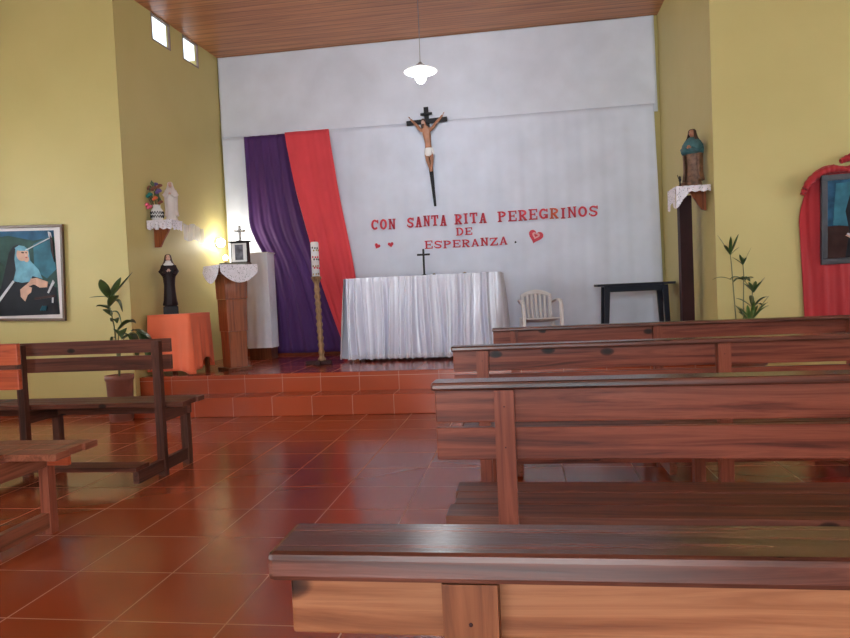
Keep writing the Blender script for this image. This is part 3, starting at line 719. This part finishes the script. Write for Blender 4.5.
def saint(name, loc, rz, h, robe, cloak, veil, label, face=SKINL, base=None, collar=None, base_h=.06, arms=True, mix=None, group=None):
    """standing robed statue of height h"""
    t = thing(name, label, 'statue', loc, rz, group)
    z0 = 0
    if base:
        b = MB(); b.box(-.11 * h, .11 * h, -.085 * h, .085 * h, 0, base_h, base); b.box(-.095 * h, .095 * h, -.07 * h, .07 * h, base_h, base_h + .014 * h, base); b.build('base', t, bevel=.003); z0 = base_h + .014 * h
    H_ = h - z0
    rp = [(.115, 0), (.12, .02), (.105, .10), (.095, .25), (.09, .40), (.10, .52), (.118, .62), (.128, .70), (.12, .76), (.085, .815), (.045, .84), (.03, .85)]
    b = MB(); b.lathe([(r * H_, z * H_ + z0) for r, z in rp], robe, n=36, sx=1.05, sy=.8, wob=lambda a, z: .07 * math.sin(a * 8) * max(0, 1 - (z - z0) / (.55 * H_))); b.build('robe', t)
    if cloak:
        b = MB()
        def cf(u, v):
            a = lerp(-.25 * PI, 1.25 * PI, u); r = curve([(0, .05), (.08, .10), (.2, .14), (.5, .13), (.8, .125), (1, .14)], v) * H_
            r *= 1 + .06 * math.sin(a * 9) * v
            return (r * 1.08 * math.cos(a), r * .88 * math.sin(a) + .004 * H_, z0 + H_ * lerp(.855, .12, v))
        b.grid(cf, 48, 20, cloak); b.build('cloak', t, fix=False, solid=.004 * h)
    b = MB(); b.ball((0, -.008 * H_, z0 + .925 * H_), .052 * H_, face, sx=.85, sy=.95, sz=1.2, n=20); b.tube([(0, 0, z0 + .83 * H_), (0, -.002, z0 + .90 * H_)], .026 * H_, face, 12)
    b.ball((0, -.058 * H_, z0 + .922 * H_), .009 * H_, face, sz=1.6, n=10)
    for e in (-1, 1): b.ball((e * .019 * H_, -.050 * H_, z0 + .936 * H_), .006 * H_, HAIR, n=8)
    b.ball((0, -.052 * H_, z0 + .898 * H_), .009 * H_, LET, sx=1.3, sz=.4, n=8); b.build('head', t)
    b = MB()
    def vf(u, v):
        a = lerp(-.28 * PI, 1.28 * PI, u); r = curve([(0, .002), (.12, .035), (.3, .056), (.5, .062), (.75, .075), (1, .10)], v) * H_
        return (r * math.cos(a), r * .95 * math.sin(a) + .006 * H_, z0 + H_ * curve([(0, .995), (.12, .99), (.3, .96), (.5, .915), (1, .80)], v))
    b.grid(vf, 36, 14, veil); b.build('veil', t, fix=False, solid=.005 * h)
    if collar:
        b = MB(); b.lathe([(.085 * H_, z0 + .775 * H_), (.088 * H_, z0 + .80 * H_), (.06 * H_, z0 + .842 * H_), (.045 * H_, z0 + .87 * H_)], collar, (0, -.022 * H_, 0), 24, 1.05, .88); b.build('collar', t)
    if arms:
        for e in (-1, 1):
            b = MB(); b.tube([(e * .095 * H_, 0, z0 + .77 * H_), (e * .135 * H_, -.02 * H_, z0 + .66 * H_), (e * .10 * H_, -.09 * H_, z0 + .60 * H_), (e * .03 * H_, -.125 * H_, z0 + .655 * H_)], [.035 * H_, .042 * H_, .04 * H_, .032 * H_], robe if not cloak else (mix or robe), 12); b.build('sleeve', t)
            b = MB(); b.ball((e * .018 * H_, -.135 * H_, z0 + .668 * H_), .017 * H_, face, sy=.7, n=12)
            for k in range(4): b.tube([(e * (.022 - .004 * k) * H_, -.142 * H_, z0 + .675 * H_), (e * (.016 - .006 * k) * H_, -.146 * H_, z0 + (.70 + .004 * (k % 3)) * H_)], .0045 * H_, face, 6)
            b.tube([(e * .012 * H_, -.147 * H_, z0 + .665 * H_), (e * .002 * H_, -.15 * H_, z0 + .685 * H_)], .005 * H_, face, 6)
            b.build('hand', t)
    return t
NUN = plain('black_habit', (.022, .012, .014), .5, .3, 10, spec=.2)
ns = saint('saint_statue', (-3.44, 6.28, .338 + .580), .5, .590, NUN, None, plain('dark_brown_veil', (.05, .018, .014), .5), 'statue of a nun in black habit with white collar on orange table', base=BLK, collar=WH, base_h=.075)
ns.scale = (1.08, 1.0, 1)
b = MB(); b.bar((.02, -.095, .36), (.035, -.09, .44), .007, .007, BLK); b.bar((.012, -.093, .415), (.045, -.093, .42), .007, .007, BLK); b.build('held_cross', ns)

# ------------------------------------------------------------------ left corner shelf
def plate_tri(t, poly, z0, z1, m, name):
    b = MB(); b.prism(poly, z0, z1, m, 'z'); return b.build(name, t, bevel=.003)
sl = thing('corner_shelf', 'small wooden bracket shelf on the left yellow wall', 'shelf', (-3.587, 6.3, 1.83))
plate_tri(sl, [(.012, -.12), (.25, -.10), (.25, .10), (.012, .20)], -.02, 0, WLEC, 'shelf_board')
b = MB(); b.prism([(.012, -.021), (.20, -.021), (.16, -.10), (.10, -.19), (.07, -.25), (.012, -.25)], -.015, .015, WLEC); b.build('bracket', sl, bevel=.002)
b = MB(); b.grid(lambda u, v: (lerp(.0, .252, u) + .008, (-.125 + .02 * u) - .006 - .010 * math.sin(u * 40) * v, .004 - v * (.075 + .02 * abs(math.sin(u * 12)))), 60, 6, LACE)
b.grid(lambda u, v: (.258 + .006 * math.sin(u * 30) * v, lerp(-.105, .10, u), .004 - v * (.08 + .02 * abs(math.sin(u * 9)))), 30, 6, LACE)
b.add([(.012, -.124, .003), (.256, -.105, .003), (.256, .10, .003), (.012, .19, .003)], [(0, 1, 2, 3)], LACE)
o = b.build('lace_runner', fix=False); o.location = (-3.587, 6.3, 1.83); tag(o, 'white lace runner hanging over the left corner shelf edge', 'doily')
b = MB(); b.grid(lambda u, v: (-3.325 + .13 * u, 6.41 + .16 * u - .012 * math.sin(u * 22 + v * 3), 1.825 - .05 * u - .17 * v * (1 - .1 * u) - .015 * math.sin(u * 9)), 50, 10, VEIL)
o = b.build('sheer_veil', fix=False); tag(o, 'sheer white veil strip trailing right from the left corner shelf', 'veil')
IV = plain('ivory_robe', (.68, .60, .56), .5, .08, 12)
wst = saint('saint_statue', (-3.40, 6.33, 1.835), .35, .385, IV, IV, IV, 'small white robed statue on the left corner shelf', base=None, arms=True)
wst.scale = (1.12, 1.05, 1)
vs_ = thing('flower_vase', 'white vase with black zigzag pattern holding bouquet on left corner shelf', 'vase', (-3.515, 6.26, 1.835))
vs_.scale = (1.2, 1.2, 1.15)
b = MB(); b.lathe([(.032, 0), (.045, .02), (.05, .06), (.045, .09), (.028, .115), (.03, .135), (.024, .13), (.02, .10)], WH, n=24); b.build('vase_body', vs_)
b = MB()
for row in (.035, .065):
    for k in range(16):
        a = 2 * PI * k / 16; a2 = a + PI / 16; r = .0505
        b.bar((r * math.cos(a), r * math.sin(a), row - .012), (r * math.cos(a2), r * math.sin(a2), row + .012), .005, .004, BLK); a3 = a2 + PI / 16
        b.bar((r * math.cos(a2), r * math.sin(a2), row + .012), (r * math.cos(a3), r * math.sin(a3), row - .012), .005, .004, BLK)
b.build('zigzag_pattern', vs_)
bq = thing('flower_bouquet', 'bouquet of pink, orange and violet artificial flowers in the left shelf vase', 'flowers', (-3.515, 6.26, 1.990))
bq.scale = (1.0, 1.0, 1.08)
fc = {'pink': plain('pink_petals', (.75, .12, .22), .6), 'orange': plain('orange_petals', (.8, .16, .05), .6), 'violet': plain('violet_petals', (.14, .09, .28), .6), 'teal': plain('teal_petals', (.02, .22, .20), .6), 'brown': plain('rust_petals', (.22, .07, .04), .6)}
for (dx, dy, dz, r, c_) in ((-.085, -.05, .0, .035, 'pink'), (-.045, -.06, -.02, .03, 'pink'), (.01, -.045, .055, .030, 'orange'), (.035, -.02, .12, .036, 'violet'), (-.01, -.02, .15, .035, 'brown'), (-.055, -.03, .09, .036, 'teal'), (-.10, .0, .10, .034, 'brown'), (-.02, .03, .19, .03, 'violet'), (.04, 0, .17, .03, 'brown'), (.05, -.02, .02, .028, 'brown'), (-.07, 0, .16, .03, 'brown')):
    b = MB(); rs = random.Random(int(dx * 1000) + int(dz * 999))
    for k in range(9):
        a = k * 2.4; rr = r * .55 * math.sqrt(k / 9); b.ball((dx + rr * math.cos(a), dy + rr * math.sin(a) * .8, dz + rr * .8 * math.cos(a * 1.7)), r * .5, fc[c_], n=8, sz=.8)
    b.tube([(dx, dy, dz), (dx * .3, dy * .3, -.03), (0, 0, -.06)], .003, LEAF, 6); b.build('flower', bq)
b = MB()
for k in range(14):
    a = R.uniform(0, 6.28); rr = R.uniform(.04, .1); z = R.uniform(.02, .19); p = Vector((rr * math.cos(a) * .8 - .02, rr * math.sin(a) * .5, z))
    b.add([p, p + Vector((.02, .005, .02)), p + Vector((.01, 0, .05)), p + Vector((-.012, .003, .025))], [(0, 1, 2, 3)], LEAF)
b.build('foliage', bq, solid=.001, fix=False)

# ------------------------------------------------------------------ right corner shelf, post and statue
sr = thing('corner_shelf', 'small wooden bracket shelf on the right yellow wall above the post', 'shelf', (1.569, 6.1, 1.80))
plate_tri(sr, [(-.002, -.17), (-.26, -.14), (-.26, .12), (-.002, .18)], -.02, 0, WLEC, 'shelf_board')
b = MB(); b.prism([(-.003, -.021), (-.14, -.021), (-.09, -.10), (-.04, -.18), (-.003, -.19)], -.015, .015, WLEC); b.build('bracket', sr, bevel=.002)
b = MB(); b.grid(lambda u, v: (lerp(-.285, -.005, u), -.178 - .006 - .008 * math.sin(u * 30), .006 - v * (.045 + .14 * max(0, 1 - u * 2.6) + .01 * abs(math.sin(u * 14)))), 60, 8, LACE)
b.grid(lambda u, v: (-.285 - .004 * math.sin(u * 20), lerp(.14, -.18, u), .006 - v * (.15 + .03 * math.sin(u * 9))), 40, 8, LACE)
b.add([(-.285, -.178, .005), (-.003, -.178, .005), (-.003, .17, .005), (-.285, .14, .005)], [(0, 1, 2, 3)], LACE)
o = b.build('lace_runner', fix=False); o.location = (1.569, 6.1, 1.80); tag(o, 'white lace runner hanging over the right corner shelf edge', 'doily')
ps = thing('wooden_post', 'tall dark mahogany square post beside the right altar side wall', 'post', (1.44, 6.32, .338))
b = MB(); b.box(-.052, .052, -.052, .052, 0.02, 1.43, MAH); b.build('shaft', ps, bevel=.004)
b = MB(); b.box(-.075, .075, -.075, .075, 0, .02, MAH); b.build('foot', ps, bevel=.003)
BRN = plain('gold_brown_robe', (.16, .075, .04), .5, .5, 30)
TEAL = plain('teal_mantle', (.045, .13, .145), .55, .3, 25)
rsn = saint('saint_statue', (1.470, 6.10, 1.806), -.6, .50, BRN, BRN, HAIR, 'statue in brown robe with teal shoulder mantle on right corner shelf', face=SKIN, mix=TEAL)
rsn.scale = (1.14, 1.14, 1)
b = MB(); b.lathe([(.074, .285), (.078, .32), (.073, .36), (.052, .40), (.024, .428)], TEAL, (0, 0, 0), 28, 1.05, .85); b.build('shoulder_mantle', rsn)
b = MB(); b.lathe([(.09, 0), (.085, .015), (.05, .03), (.03, .05), (.02, .06)], BRN, (-.055, -.01, 0), 20, 1.2, .7); b.build('robe_train', rsn)
b = MB(); b.lathe([(.012, 0), (.014, .01), (.005, .015), (.006, .05), (.012, .065), (.008, .09), (.002, .10)], BLK, n=14); b.tube([(0, 0, .06), (-.012, 0, .085), (-.02, 0, .11)], [.005, .004, .002], BLK, 8); o = b.build('figurine'); o.location = (1.345, 6.03, 1.806)
tag(o, 'tiny black figurine at the left tip of the right corner shelf', 'figurine')

# ------------------------------------------------------------------ dark table, chair
dt = thing('console_table', 'small dark navy table against the white curtain on the right', 'table', (1.145, 7.35, .338))
b = MB(); b.box(-.385, .385, -.19, .19, .660, .685, NAVY); b.build('tabletop', dt, bevel=.003)
b = MB(); b.box(-.28, .28, -.15, .15, .60, .659, NAVY); b.build('apron', dt)
for sx_ in (-1, 1):
    for sy_ in (-1, 1):
        b = MB(); b.bar((sx_ * .285, sy_ * .15, .655), (sx_ * .315, sy_ * .165, .0), .055, .05, NAVY, up=(0, 1, 0), w2=.035, d2=.035); b.build('leg', dt)
ch = thing('plastic_chair', 'white plastic armchair between altar and dark table, behind the benches', 'chair', (.165, 7.25, .338), 0.15)
S = .84; ch.scale = (.93, 1, 1.03)
b = MB()
def backf(u, v):
    a = lerp(-1, 1, u); z = lerp(.36, .76 - .06 * a * a, v); return (a * lerp(.20, .215, v) * S, (.20 + .09 * v - .05 * a * a) * S, z * S)
for k in range(7):
    a0 = -1 + 2 * k / 7 + .06; a1 = -1 + 2 * (k + 1) / 7 - .06
    b.grid(lambda u, v: backf((lerp(a0, a1, u) + 1) / 2, lerp(.06, .90, v)), 3, 8, WHP)
b.grid(lambda u, v: backf(u, lerp(.86, 1, v)), 24, 4, WHP); b.grid(lambda u, v: backf(u, lerp(0, .10, v)), 24, 3, WHP)
for sx_ in (0, 1): b.grid(lambda u, v: backf(lerp(0, .07, u) if sx_ == 0 else lerp(.93, 1, u), v), 3, 10, WHP)
b.build('backrest', ch, fix=False, solid=.012)
b = MB(); b.grid(lambda u, v: (lerp(-.22, .22, u) * S, lerp(-.22, .20, v) * S, (.42 - .02 * math.sin(PI * u) * math.sin(PI * v) - .05 * v) * S), 16, 16, WHP); b.build('seat', ch, fix=False, solid=.014)
for sx_ in (-1, 1):
    b = MB(); b.tube([(sx_ * .215 * S, .25 * S, .60 * S), (sx_ * .255 * S, .10 * S, .635 * S), (sx_ * .26 * S, -.10 * S, .63 * S), (sx_ * .25 * S, -.20 * S, .58 * S)], [.02 * S, .026 * S, .028 * S, .022 * S], WHP, 12, flat=.5); b.build('armrest', ch)
    for fy in (-.2, .2):
        b = MB(); b.bar((sx_ * (.25 if fy < 0 else .215) * S, fy * S, (.58 if fy < 0 else .42) * S), (sx_ * .245 * S, fy * 1.25 * S, 0), .05 * S, .035 * S, WHP, up=(0, 1, 0), w2=.035 * S); b.build('leg', ch, bevel=.003)

# ------------------------------------------------------------------ plants
def leaf(b, p, az, L, W, droop, m, rise=.3, n=8):
    """blade that leaves p towards az, rises and then droops"""
    p = Vector(p); d = Vector((math.cos(az), math.sin(az), 0)); sd = Vector((-math.sin(az), math.cos(az), 0)); vs = []
    for i in range(n + 1):
        t = i / n; w = W * math.sin(PI * min(1, t * .92 + .06)) ** .8 * .5
        q = p + d * (L * t * (1 - .25 * droop * t)) + Vector((0, 0, L * (rise * t - droop * t * t)))
        vs += [q - sd * w + Vector((0, 0, w * .3)), q + Vector((0, 0, -w * .1)), q + sd * w + Vector((0, 0, w * .3))]
    fs = []
    for i in range(n):
        for k in (0, 1): fs.append((i * 3 + k, i * 3 + k + 1, (i + 1) * 3 + k + 1, (i + 1) * 3 + k))
    b.add(vs, fs, m, True)
# left plant
pp = thing('plant_pot', 'square brownish pot behind the left bench', 'pot', (-3.545 - .02, 5.55, 0))
b = MB(); vsx = []
b.lathe([(.09, 0), (.10, .02), (.112, .36), (.122, .37), (.122, .41), (.108, .41), (.105, .37)], POT, n=28); b.build('pot_body', pp)
b = MB(); b.lathe([(.103, .34), (.103, .385), (.01, .39)], SOIL, n=24); b.build('soil', pp)
pl_ = thing('potted_plant', 'drooping broad leaved plant in the pot beside the orange table', 'plant', (-3.565, 5.55, .385))
def stem_to(b, pts, r, m=STEMM): b.tube(pts, [r * (1 - .5 * i / (len(pts) - 1)) for i in range(len(pts))], m, 8)
for pts, lv in (
    ([(0, 0, 0), (-.01, 0, .25), (-.02, 0, .42), (-.05, 0, .58), (-.06, 0, .68)], [((-.055, 0, .64), .6, .20, .075, -.1, 1.1), ((-.06, 0, .66), 2.6, .12, .06, -.1, 1.3), ((-.05, 0, .60), .2, .17, .06, 1.5, 1.1), ((-.045, 0, .56), 3.1, .13, .05, .2, .5), ((-.05, 0, .52), .9, .16, .03, 1.7, .9), ((-.06, 0, .67), 3.3, .17, .02, .1, .1), ((-.04, 0, .5), 2.8, .10, .05, .3, .9), ((-.055, 0, .62), 1.4, .17, .05, .2, 1.5), ((-.05, -.01, .58), -.5, .16, .055, .4, 1.0), ((-.05, 0, .55), 3.6, .13, .05, .6, .9), ((-.04, 0, .45), -.6, .14, .045, .9, .8)]),
    ([(0, 0, 0), (.01, -.01, .22), (.03, -.02, .36)], [((.02, -.02, .36), .25, .21, .085, .9, 1.2), ((.03, -.02, .34), -.8, .17, .07, 1.2, 1.0), ((.0, -.02, .30), 2.8, .12, .02, 1.6, .9)]),
    ([(0, 0, 0), (.02, .0, .2), (.08, -.02, .32), (.17, -.03, .36), (.25, -.03, .34)], [((.10, -.02, .33), -.2, .20, .07, 1.7, .5), ((.16, -.03, .36), .0, .22, .065, 1.3, .4), ((.2, -.03, .35), -.3, .24, .06, 1.5, .1), ((.24, -.03, .34), .2, .22, .055, 1.6, .1), ((.05, -.01, .29), .1, .17, .05, .7, .7)])):
    b = MB(); stem_to(b, [(x_, y_, z_ * 1.06 + .012) for x_, y_, z_ in pts], .008); b.build('stem', pl_)
    for (p, az, L, W, dr, ri) in lv:
        b = MB(); leaf(b, (p[0], p[1], p[2] + .05), az, L, W * 1.6, dr, LEAF, ri); b.build('leaf', pl_, fix=False, solid=.001)
# right plant: slender stalks
pp = thing('plant_pot', 'round pot hidden behind the right hand benches under the slender plant', 'pot', (1.70, 5.62, 0))
b = MB(); b.lathe([(.10, 0), (.12, .02), (.15, .34), (.165, .35), (.165, .39), (.14, .39), (.135, .34)], POT, n=28); b.build('pot_body', pp)
b = MB(); b.lathe([(.13, .32), (.13, .36), (.01, .365)], SOIL, n=24); b.build('soil', pp)
pr_ = thing('potted_plant', 'slender stalked plant with tufts of pointed leaves left of red drape', 'plant', (1.70, 5.62, .366))
def tuft(p, n, L, W, seed, m=LEAF, rise=.9, dr=.7):
    rs = random.Random(seed)
    for k in range(n):
        b = MB(); a = 2 * PI * k / n + rs.uniform(-.4, .4); leaf(b, p, a, L * rs.uniform(.75, 1.15), W, dr * rs.uniform(.6, 1.2), m, rise * rs.uniform(.6, 1.5)); b.build('leaf', pr_, fix=False, solid=.001)
for pts, tf in (
    ([(-.04, 0, 0), (-.06, 0, .4), (-.08, 0, .78), (-.088, 0, .86)], [((-.085, 0, .84), 7, .085, .024, 1.5, .3), ((-.07, 0, .64), 2, .16, .022, .5, .6)]),
    ([(.0, 0, 0), (.0, 0, .4), (.01, 0, .68), (.005, 0, .78)], [((.005, 0, .76), 6, .07, .022, 1.5, .3), ((.005, 0, .64), 5, .12, .036, .6, .8)]),
    ([(.05, 0, 0), (.06, 0, .3), (.07, 0, .55), (.085, 0, .62)], [((.08, 0, .54), 6, .09, .03, 1.2, .4), ((.07, 0, .42), 4, .17, .035, .8, .6)])):
    b = MB(); stem_to(b, pts, .006); b.build('stem', pr_)
    for (p, n, L, W, ri, dr) in tf: tuft(p, n, L, W, int(p[2] * 100) + n, LEAF, ri, dr)
tuft((.04, -.02, .30), 9, .16, .03, 5, LEAF2, 1.1, .6); tuft((.06, .0, .32), 5, .12, .03, 8, LEAF2, 1.4, .5)

# ------------------------------------------------------------------ left painting
def pm(n, c, v=.25, s=12): return plain(n, c, .5, v, s, spec=.15)
PS = .00186; PZ = .00170
pf = thing('framed_painting', 'framed painting of a praying nun on the left yellow wall', 'painting', (-4.235, 5.846, 1.355)); pf.rotation_euler = (0, .035, 0)
def PX(cx_): return (cx_ - 368) * PS
def PZ_(cy): return (318 - cy) * PZ
W0 = -110
FRW = plain('brown_picture_frame', (.10, .05, .025), .4, .2, 10); MAT_ = plain('pinkish_white_mat', (.62, .56, .55), .6, .05, 5)
def frame(t, x0, x1, z0, z1, w, d0, d1, m, name):
    b = MB(); b.box(x0, x1, d1, d0, z1 - w, z1, m); b.box(x0, x1, d1, d0, z0, z0 + w, m); b.box(x0, x0 + w, d1, d0, z0 + w, z1 - w, m); b.box(x1 - w, x1, d1, d0, z0 + w, z1 - w, m); return b.build(name, t, bevel=.003)
fx0, fx1, fz0, fz1 = PX(W0 - 42), PX(368), PZ_(585), PZ_(54)
frame(pf, fx0, fx1, fz0, fz1, .026, 0, -.03, FRW, 'frame')
b = MB(); b.box(fx0 + .01, fx1 - .01, -.012, -.002, fz0 + .01, fz1 - .01, MAT_); b.build('mat_board', pf)
b = MB()
lay = [0]
def poly(pts, m):
    lay[0] += 1; d = -.0125 - lay[0] * .0004
    b.prism([(PX(x), PZ_(y_)) for x, y_ in pts], d, -.012, m)
def ell(cx_, cy, rx, ry, m, rot=0, n=20):
    poly([(cx_ + rx * math.cos(2 * PI * k / n) * math.cos(rot) - ry * math.sin(2 * PI * k / n) * math.sin(rot), cy + rx * math.cos(2 * PI * k / n) * math.sin(rot) + ry * math.sin(2 * PI * k / n) * math.cos(rot)) for k in range(n)], m)
bg = pm('painting_green_teal', (.022, .06, .05), .5, 6); bl = pm('painting_blue', (.02, .09, .17), .5, 7); lt = pm('painting_teal_light', (.03, .13, .18), .35, 9)
vb = pm('painting_black', (.008, .009, .014), .3); wim = pm('painting_wimple', (.14, .33, .42), .3); sk_ = pm('painting_skin', (.60, .36, .26), .15); wh_ = pm('painting_white', (.55, .56, .58), .1); br_ = pm('painting_dark_wood', (.035, .012, .010), .3)
poly([(W0, 85), (315, 85), (335, 548), (W0, 560)], bg)
poly([(W0, 85), (315, 85), (316, 120), (200, 140), (60, 110), (W0, 130)], bl)
poly([(200, 160), (300, 110), (322, 300), (270, 350), (200, 300)], lt)
poly([(5, 250), (60, 300), (40, 400), (W0, 440), (W0, 300)], pm('painting_dark_green', (.02, .05, .035), .4))
poly([(110, 160), (85, 172), (62, 205), (40, 290), (10, 400), (-40, 470), (-60, 560), (335, 548), (330, 520), (320, 400), (262, 372), (240, 345), (180, 330), (160, 200), (140, 170)], vb)
poly([(120, 164), (100, 180), (92, 240), (98, 300), (82, 362), (130, 372), (175, 366), (190, 335), (245, 352), (225, 300), (180, 250), (172, 190), (150, 170)], wim)
ell(138, 212, 33, 40, sk_, .25); ell(160, 240, 14, 18, sk_)
poly([(95, 180), (120, 164), (160, 178), (172, 196), (120, 195)], wim)
ell(140, 205, 9, 4, br_, .2); ell(160, 206, 5, 3, br_, .2); ell(160, 232, 6, 4, pm('painting_lips', (.45, .1, .09), .1), .2); poly([(152, 206), (168, 224), (155, 228)], pm('painting_nose', (.66, .42, .32), .1))
# crucifix across the breast and hands
poly([(-10, 470), (0, 480), (88, 366), (80, 358)], wh_)
poly([(270, 428), (278, 432), (312, 372), (303, 358)], wh_)
poly([(120, 410), (150, 385), (185, 400), (180, 425), (160, 440), (145, 475), (122, 450)], sk_)
for k in range(4): poly([(150 + k * 8, 388 - k * 3), (180 + k * 12, 360 - k * 3), (188 + k * 12, 368 - k * 3), (160 + k * 8, 396 - k * 3)], sk_)
poly([(185, 350), (215, 345), (275, 368), (270, 398), (230, 400), (190, 375), (176, 362)], sk_)
for k in range(4): poly([(182, 348 + k * 9), (212, 352 + k * 9), (212, 358 + k * 9), (182, 354 + k * 9)], pm('painting_finger_%d' % k, (.52, .30, .21), .1))
poly([(158, 190), (300, 122), (300, 127), (158, 195)], wh_)
poly([(286, 92), (300, 98), (304, 125), (290, 120)], wh_); poly([(296, 100), (312, 150), (316, 260), (300, 200)], br_)
poly([(200, 455), (312, 440), (312, 452), (200, 468)], br_); poly([(298, 455), (304, 455), (302, 485), (296, 485)], wh_)
for k in range(3): poly([(228 + k * 12, 525), (242 + k * 10, 500), (246 + k * 10, 503), (234 + k * 12, 528)], lt)
b.build('painting_canvas', pf)

# ------------------------------------------------------------------ right red drape and portrait
rdx = [(0, 2.36), (.12, 2.23), (.2, 2.195), (1, 2.24)]
def redtop(u, v):
    # arched swag at the top
    return (1 - v) * (.135 * math.sin(PI * min(1, max(0, u * 1.0))) ** .7 + .02 * math.sin(u * 30))
hang('red_wall_drape', [(0, 2.255), (.10, 2.20), (1, 2.235)], [(0, 3.15), (1, 3.20)], .42, 1.70, 5.843, .030, 7, RED2, 'crimson drape on the right yellow wall behind the saint portrait', 'drape', nu=200, seed=31, topamp=.5,
     zl=lambda u, v: (1 - v) ** 1.5 * (.20 * min(1, u * 4) ** .6 * min(1, (1 - u) * 4) ** .6 + .03 * math.sin(u * 14)) - .055 * (1 - v) * max(0, 1 - u * 14))
def swag(name, pts, r, label):
    b = MB(); P_ = [Vector(p) for p in pts]; n = 40; path = []; rad = []
    for i in range(n + 1):
        t = i / n * (len(P_) - 1); k = min(len(P_) - 2, int(t)); f = t - k; p0 = P_[max(0, k - 1)]; p1 = P_[k]; p2 = P_[k + 1]; p3 = P_[min(len(P_) - 1, k + 2)]
        path.append(.5 * ((2 * p1) + (p2 - p0) * f + (2 * p0 - 5 * p1 + 4 * p2 - p3) * f * f + (3 * p1 - p0 - 3 * p2 + p3) * f ** 3)); rad.append(r * (.55 + .45 * math.sin(PI * i / n)) * (1 + .12 * math.sin(i * 1.7)))
    b.tube(path, rad, RED2, 12, flat=.7); o = b.build(name); tag(o, label, 'drape'); return o
swag('red_swag', [(2.215, 5.79, 1.66), (2.27, 5.785, 1.76), (2.36, 5.785, 1.825), (2.46, 5.785, 1.845), (2.56, 5.785, 1.83)], .045, 'gathered crimson swag arching over the left top corner of the right portrait')
swag('red_swag', [(2.50, 5.79, 1.90), (2.58, 5.785, 1.93), (2.70, 5.785, 1.92), (2.82, 5.79, 1.86)], .045, 'crimson knot of cloth above the right portrait at the photo edge')
pf2 = thing('framed_portrait', 'dark framed saint portrait on the crimson drape, cut by photo edge', 'painting', (2.655, 5.79, 1.455)); pf2.rotation_euler = (.10, -.02, 0)
frame(pf2, -.31, .31, -.35, .35, .045, .010, -.022, plain('grey_blue_frame', (.035, .038, .048), .4, .2, 8), 'frame')
b = MB(); b.box(-.275, .275, -.004, .004, -.315, .315, bl)
def p2(pts, m, k): b.prism(pts, -.005 - k * .0006, -.003, m)
p2([(-.27, -.05), (-.27, -.31), (.27, -.31), (.27, -.10), (.1, -.04)], br_, 1); p2([(-.22, -.04), (-.20, .28), (.10, .29), (.0, .0), (-.1, -.06)], lt, 2)
p2([(-.10, -.1), (-.13, .06), (-.10, .18), (-.02, .25), (.08, .25), (.15, .15), (.2, -.1), (.25, -.30), (-.13, -.31)], vb, 3)
p2([(-.09, .0), (-.08, .15), (-.02, .22), (.06, .22), (.11, .13), (.12, -.03), (.0, -.10)], wim, 4)
p2([(.02 + .055 * math.cos(a * PI / 8), .12 + .075 * math.sin(a * PI / 8)) for a in range(16)], sk_, 5)
p2([(.0, .13), (.015, .13), (.015, .137), (.0, .137)], vb, 6); p2([(.035, .13), (.05, .13), (.05, .137), (.035, .137)], vb, 6); p2([(.01, .08), (.04, .08), (.035, .072), (.015, .072)], LET, 6)
p2([(-.13, -.13), (-.08, -.16), (.02, -.12), (.02, -.07), (-.03, -.08)], sk_, 7); p2([(-.12, -.12), (.02, -.24), (.025, -.235), (-.11, -.11)], wh_, 8)
b.build('portrait_canvas', pf2)

# ------------------------------------------------------------------ light
w = bpy.data.worlds.new('sky'); scene.world = w; w.use_nodes = True; nt = w.node_tree
bgn = nt.nodes['Background']
sky = nt.nodes.new('ShaderNodeTexSky'); sky.sky_type = 'HOSEK_WILKIE'; sky.turbidity = 8; sky.sun_direction = (.3, -.5, .8)
mxw = nt.nodes.new('ShaderNodeMix'); mxw.data_type = 'RGBA'; mxw.inputs[0].default_value = .8; mxw.inputs[7].default_value = (.86, .93, 1.0, 1)
nt.links.new(sky.outputs[0], mxw.inputs[6]); nt.links.new(mxw.outputs[2], bgn.inputs[0]); bgn.inputs[1].default_value = 2.6
def area(name, loc, rot, sx_, sy_, e, c=(.9, .95, 1)):
    l = bpy.data.lights.new(name, 'AREA'); l.shape = 'RECTANGLE'; l.size = sx_; l.size_y = sy_; l.energy = e; l.color = c
    o = bpy.data.objects.new(name, l); COL.objects.link(o); o.location = loc; o.rotation_euler = rot
for i, wn in enumerate(nw):  # area lamps added outside the unseen nave windows as daylight fill
    yc = YB + (wn[0] + wn[1]) / 2
    area('added_daylight_left', (X0 - .17, yc, 1.8), (0, -PI / 2, 0), 1.4, 1.6, 80, (.95, .97, 1))
    area('added_daylight_right', (X1 + .17, yc, 1.8), (0, PI / 2, 0), 1.4, 1.6, 80, (.95, .97, 1))
area('added_daylight_entrance', (X0 + 5.75, YB - .2, 1.45), (PI / 2, 0, 0), 2.6, 2.7, 400, (.80, .94, 1))  # area lamp added behind the camera, frontal fill through the unseen entrance

# ------------------------------------------------------------------ camera (level, roll and yaw solved from the floor grid)
cam = bpy.data.cameras.new('camera'); co = bpy.data.objects.new('camera', cam); COL.objects.link(co)
rt = Vector((.989, .142, -.044)); dn = Vector((-.038, -.045, -.998)); fw = Vector((-.144, .989, -.039))
fw.normalize(); rt = (rt - fw * rt.dot(fw)).normalized(); up = rt.cross(fw).normalized()
M = Matrix((rt, up, -fw)).transposed().to_4x4(); M.translation = Vector((0, 0, 1.02)); co.matrix_world = M
cam.sensor_width = 36; cam.lens = 680 / 850 * 36; cam.clip_start = .02
scene.camera = co
scene.view_settings.view_transform = 'Standard'; scene.view_settings.look = 'None'; scene.view_settings.gamma = 1
scene.view_settings.use_curve_mapping = False
scene.view_settings.exposure = -0.17
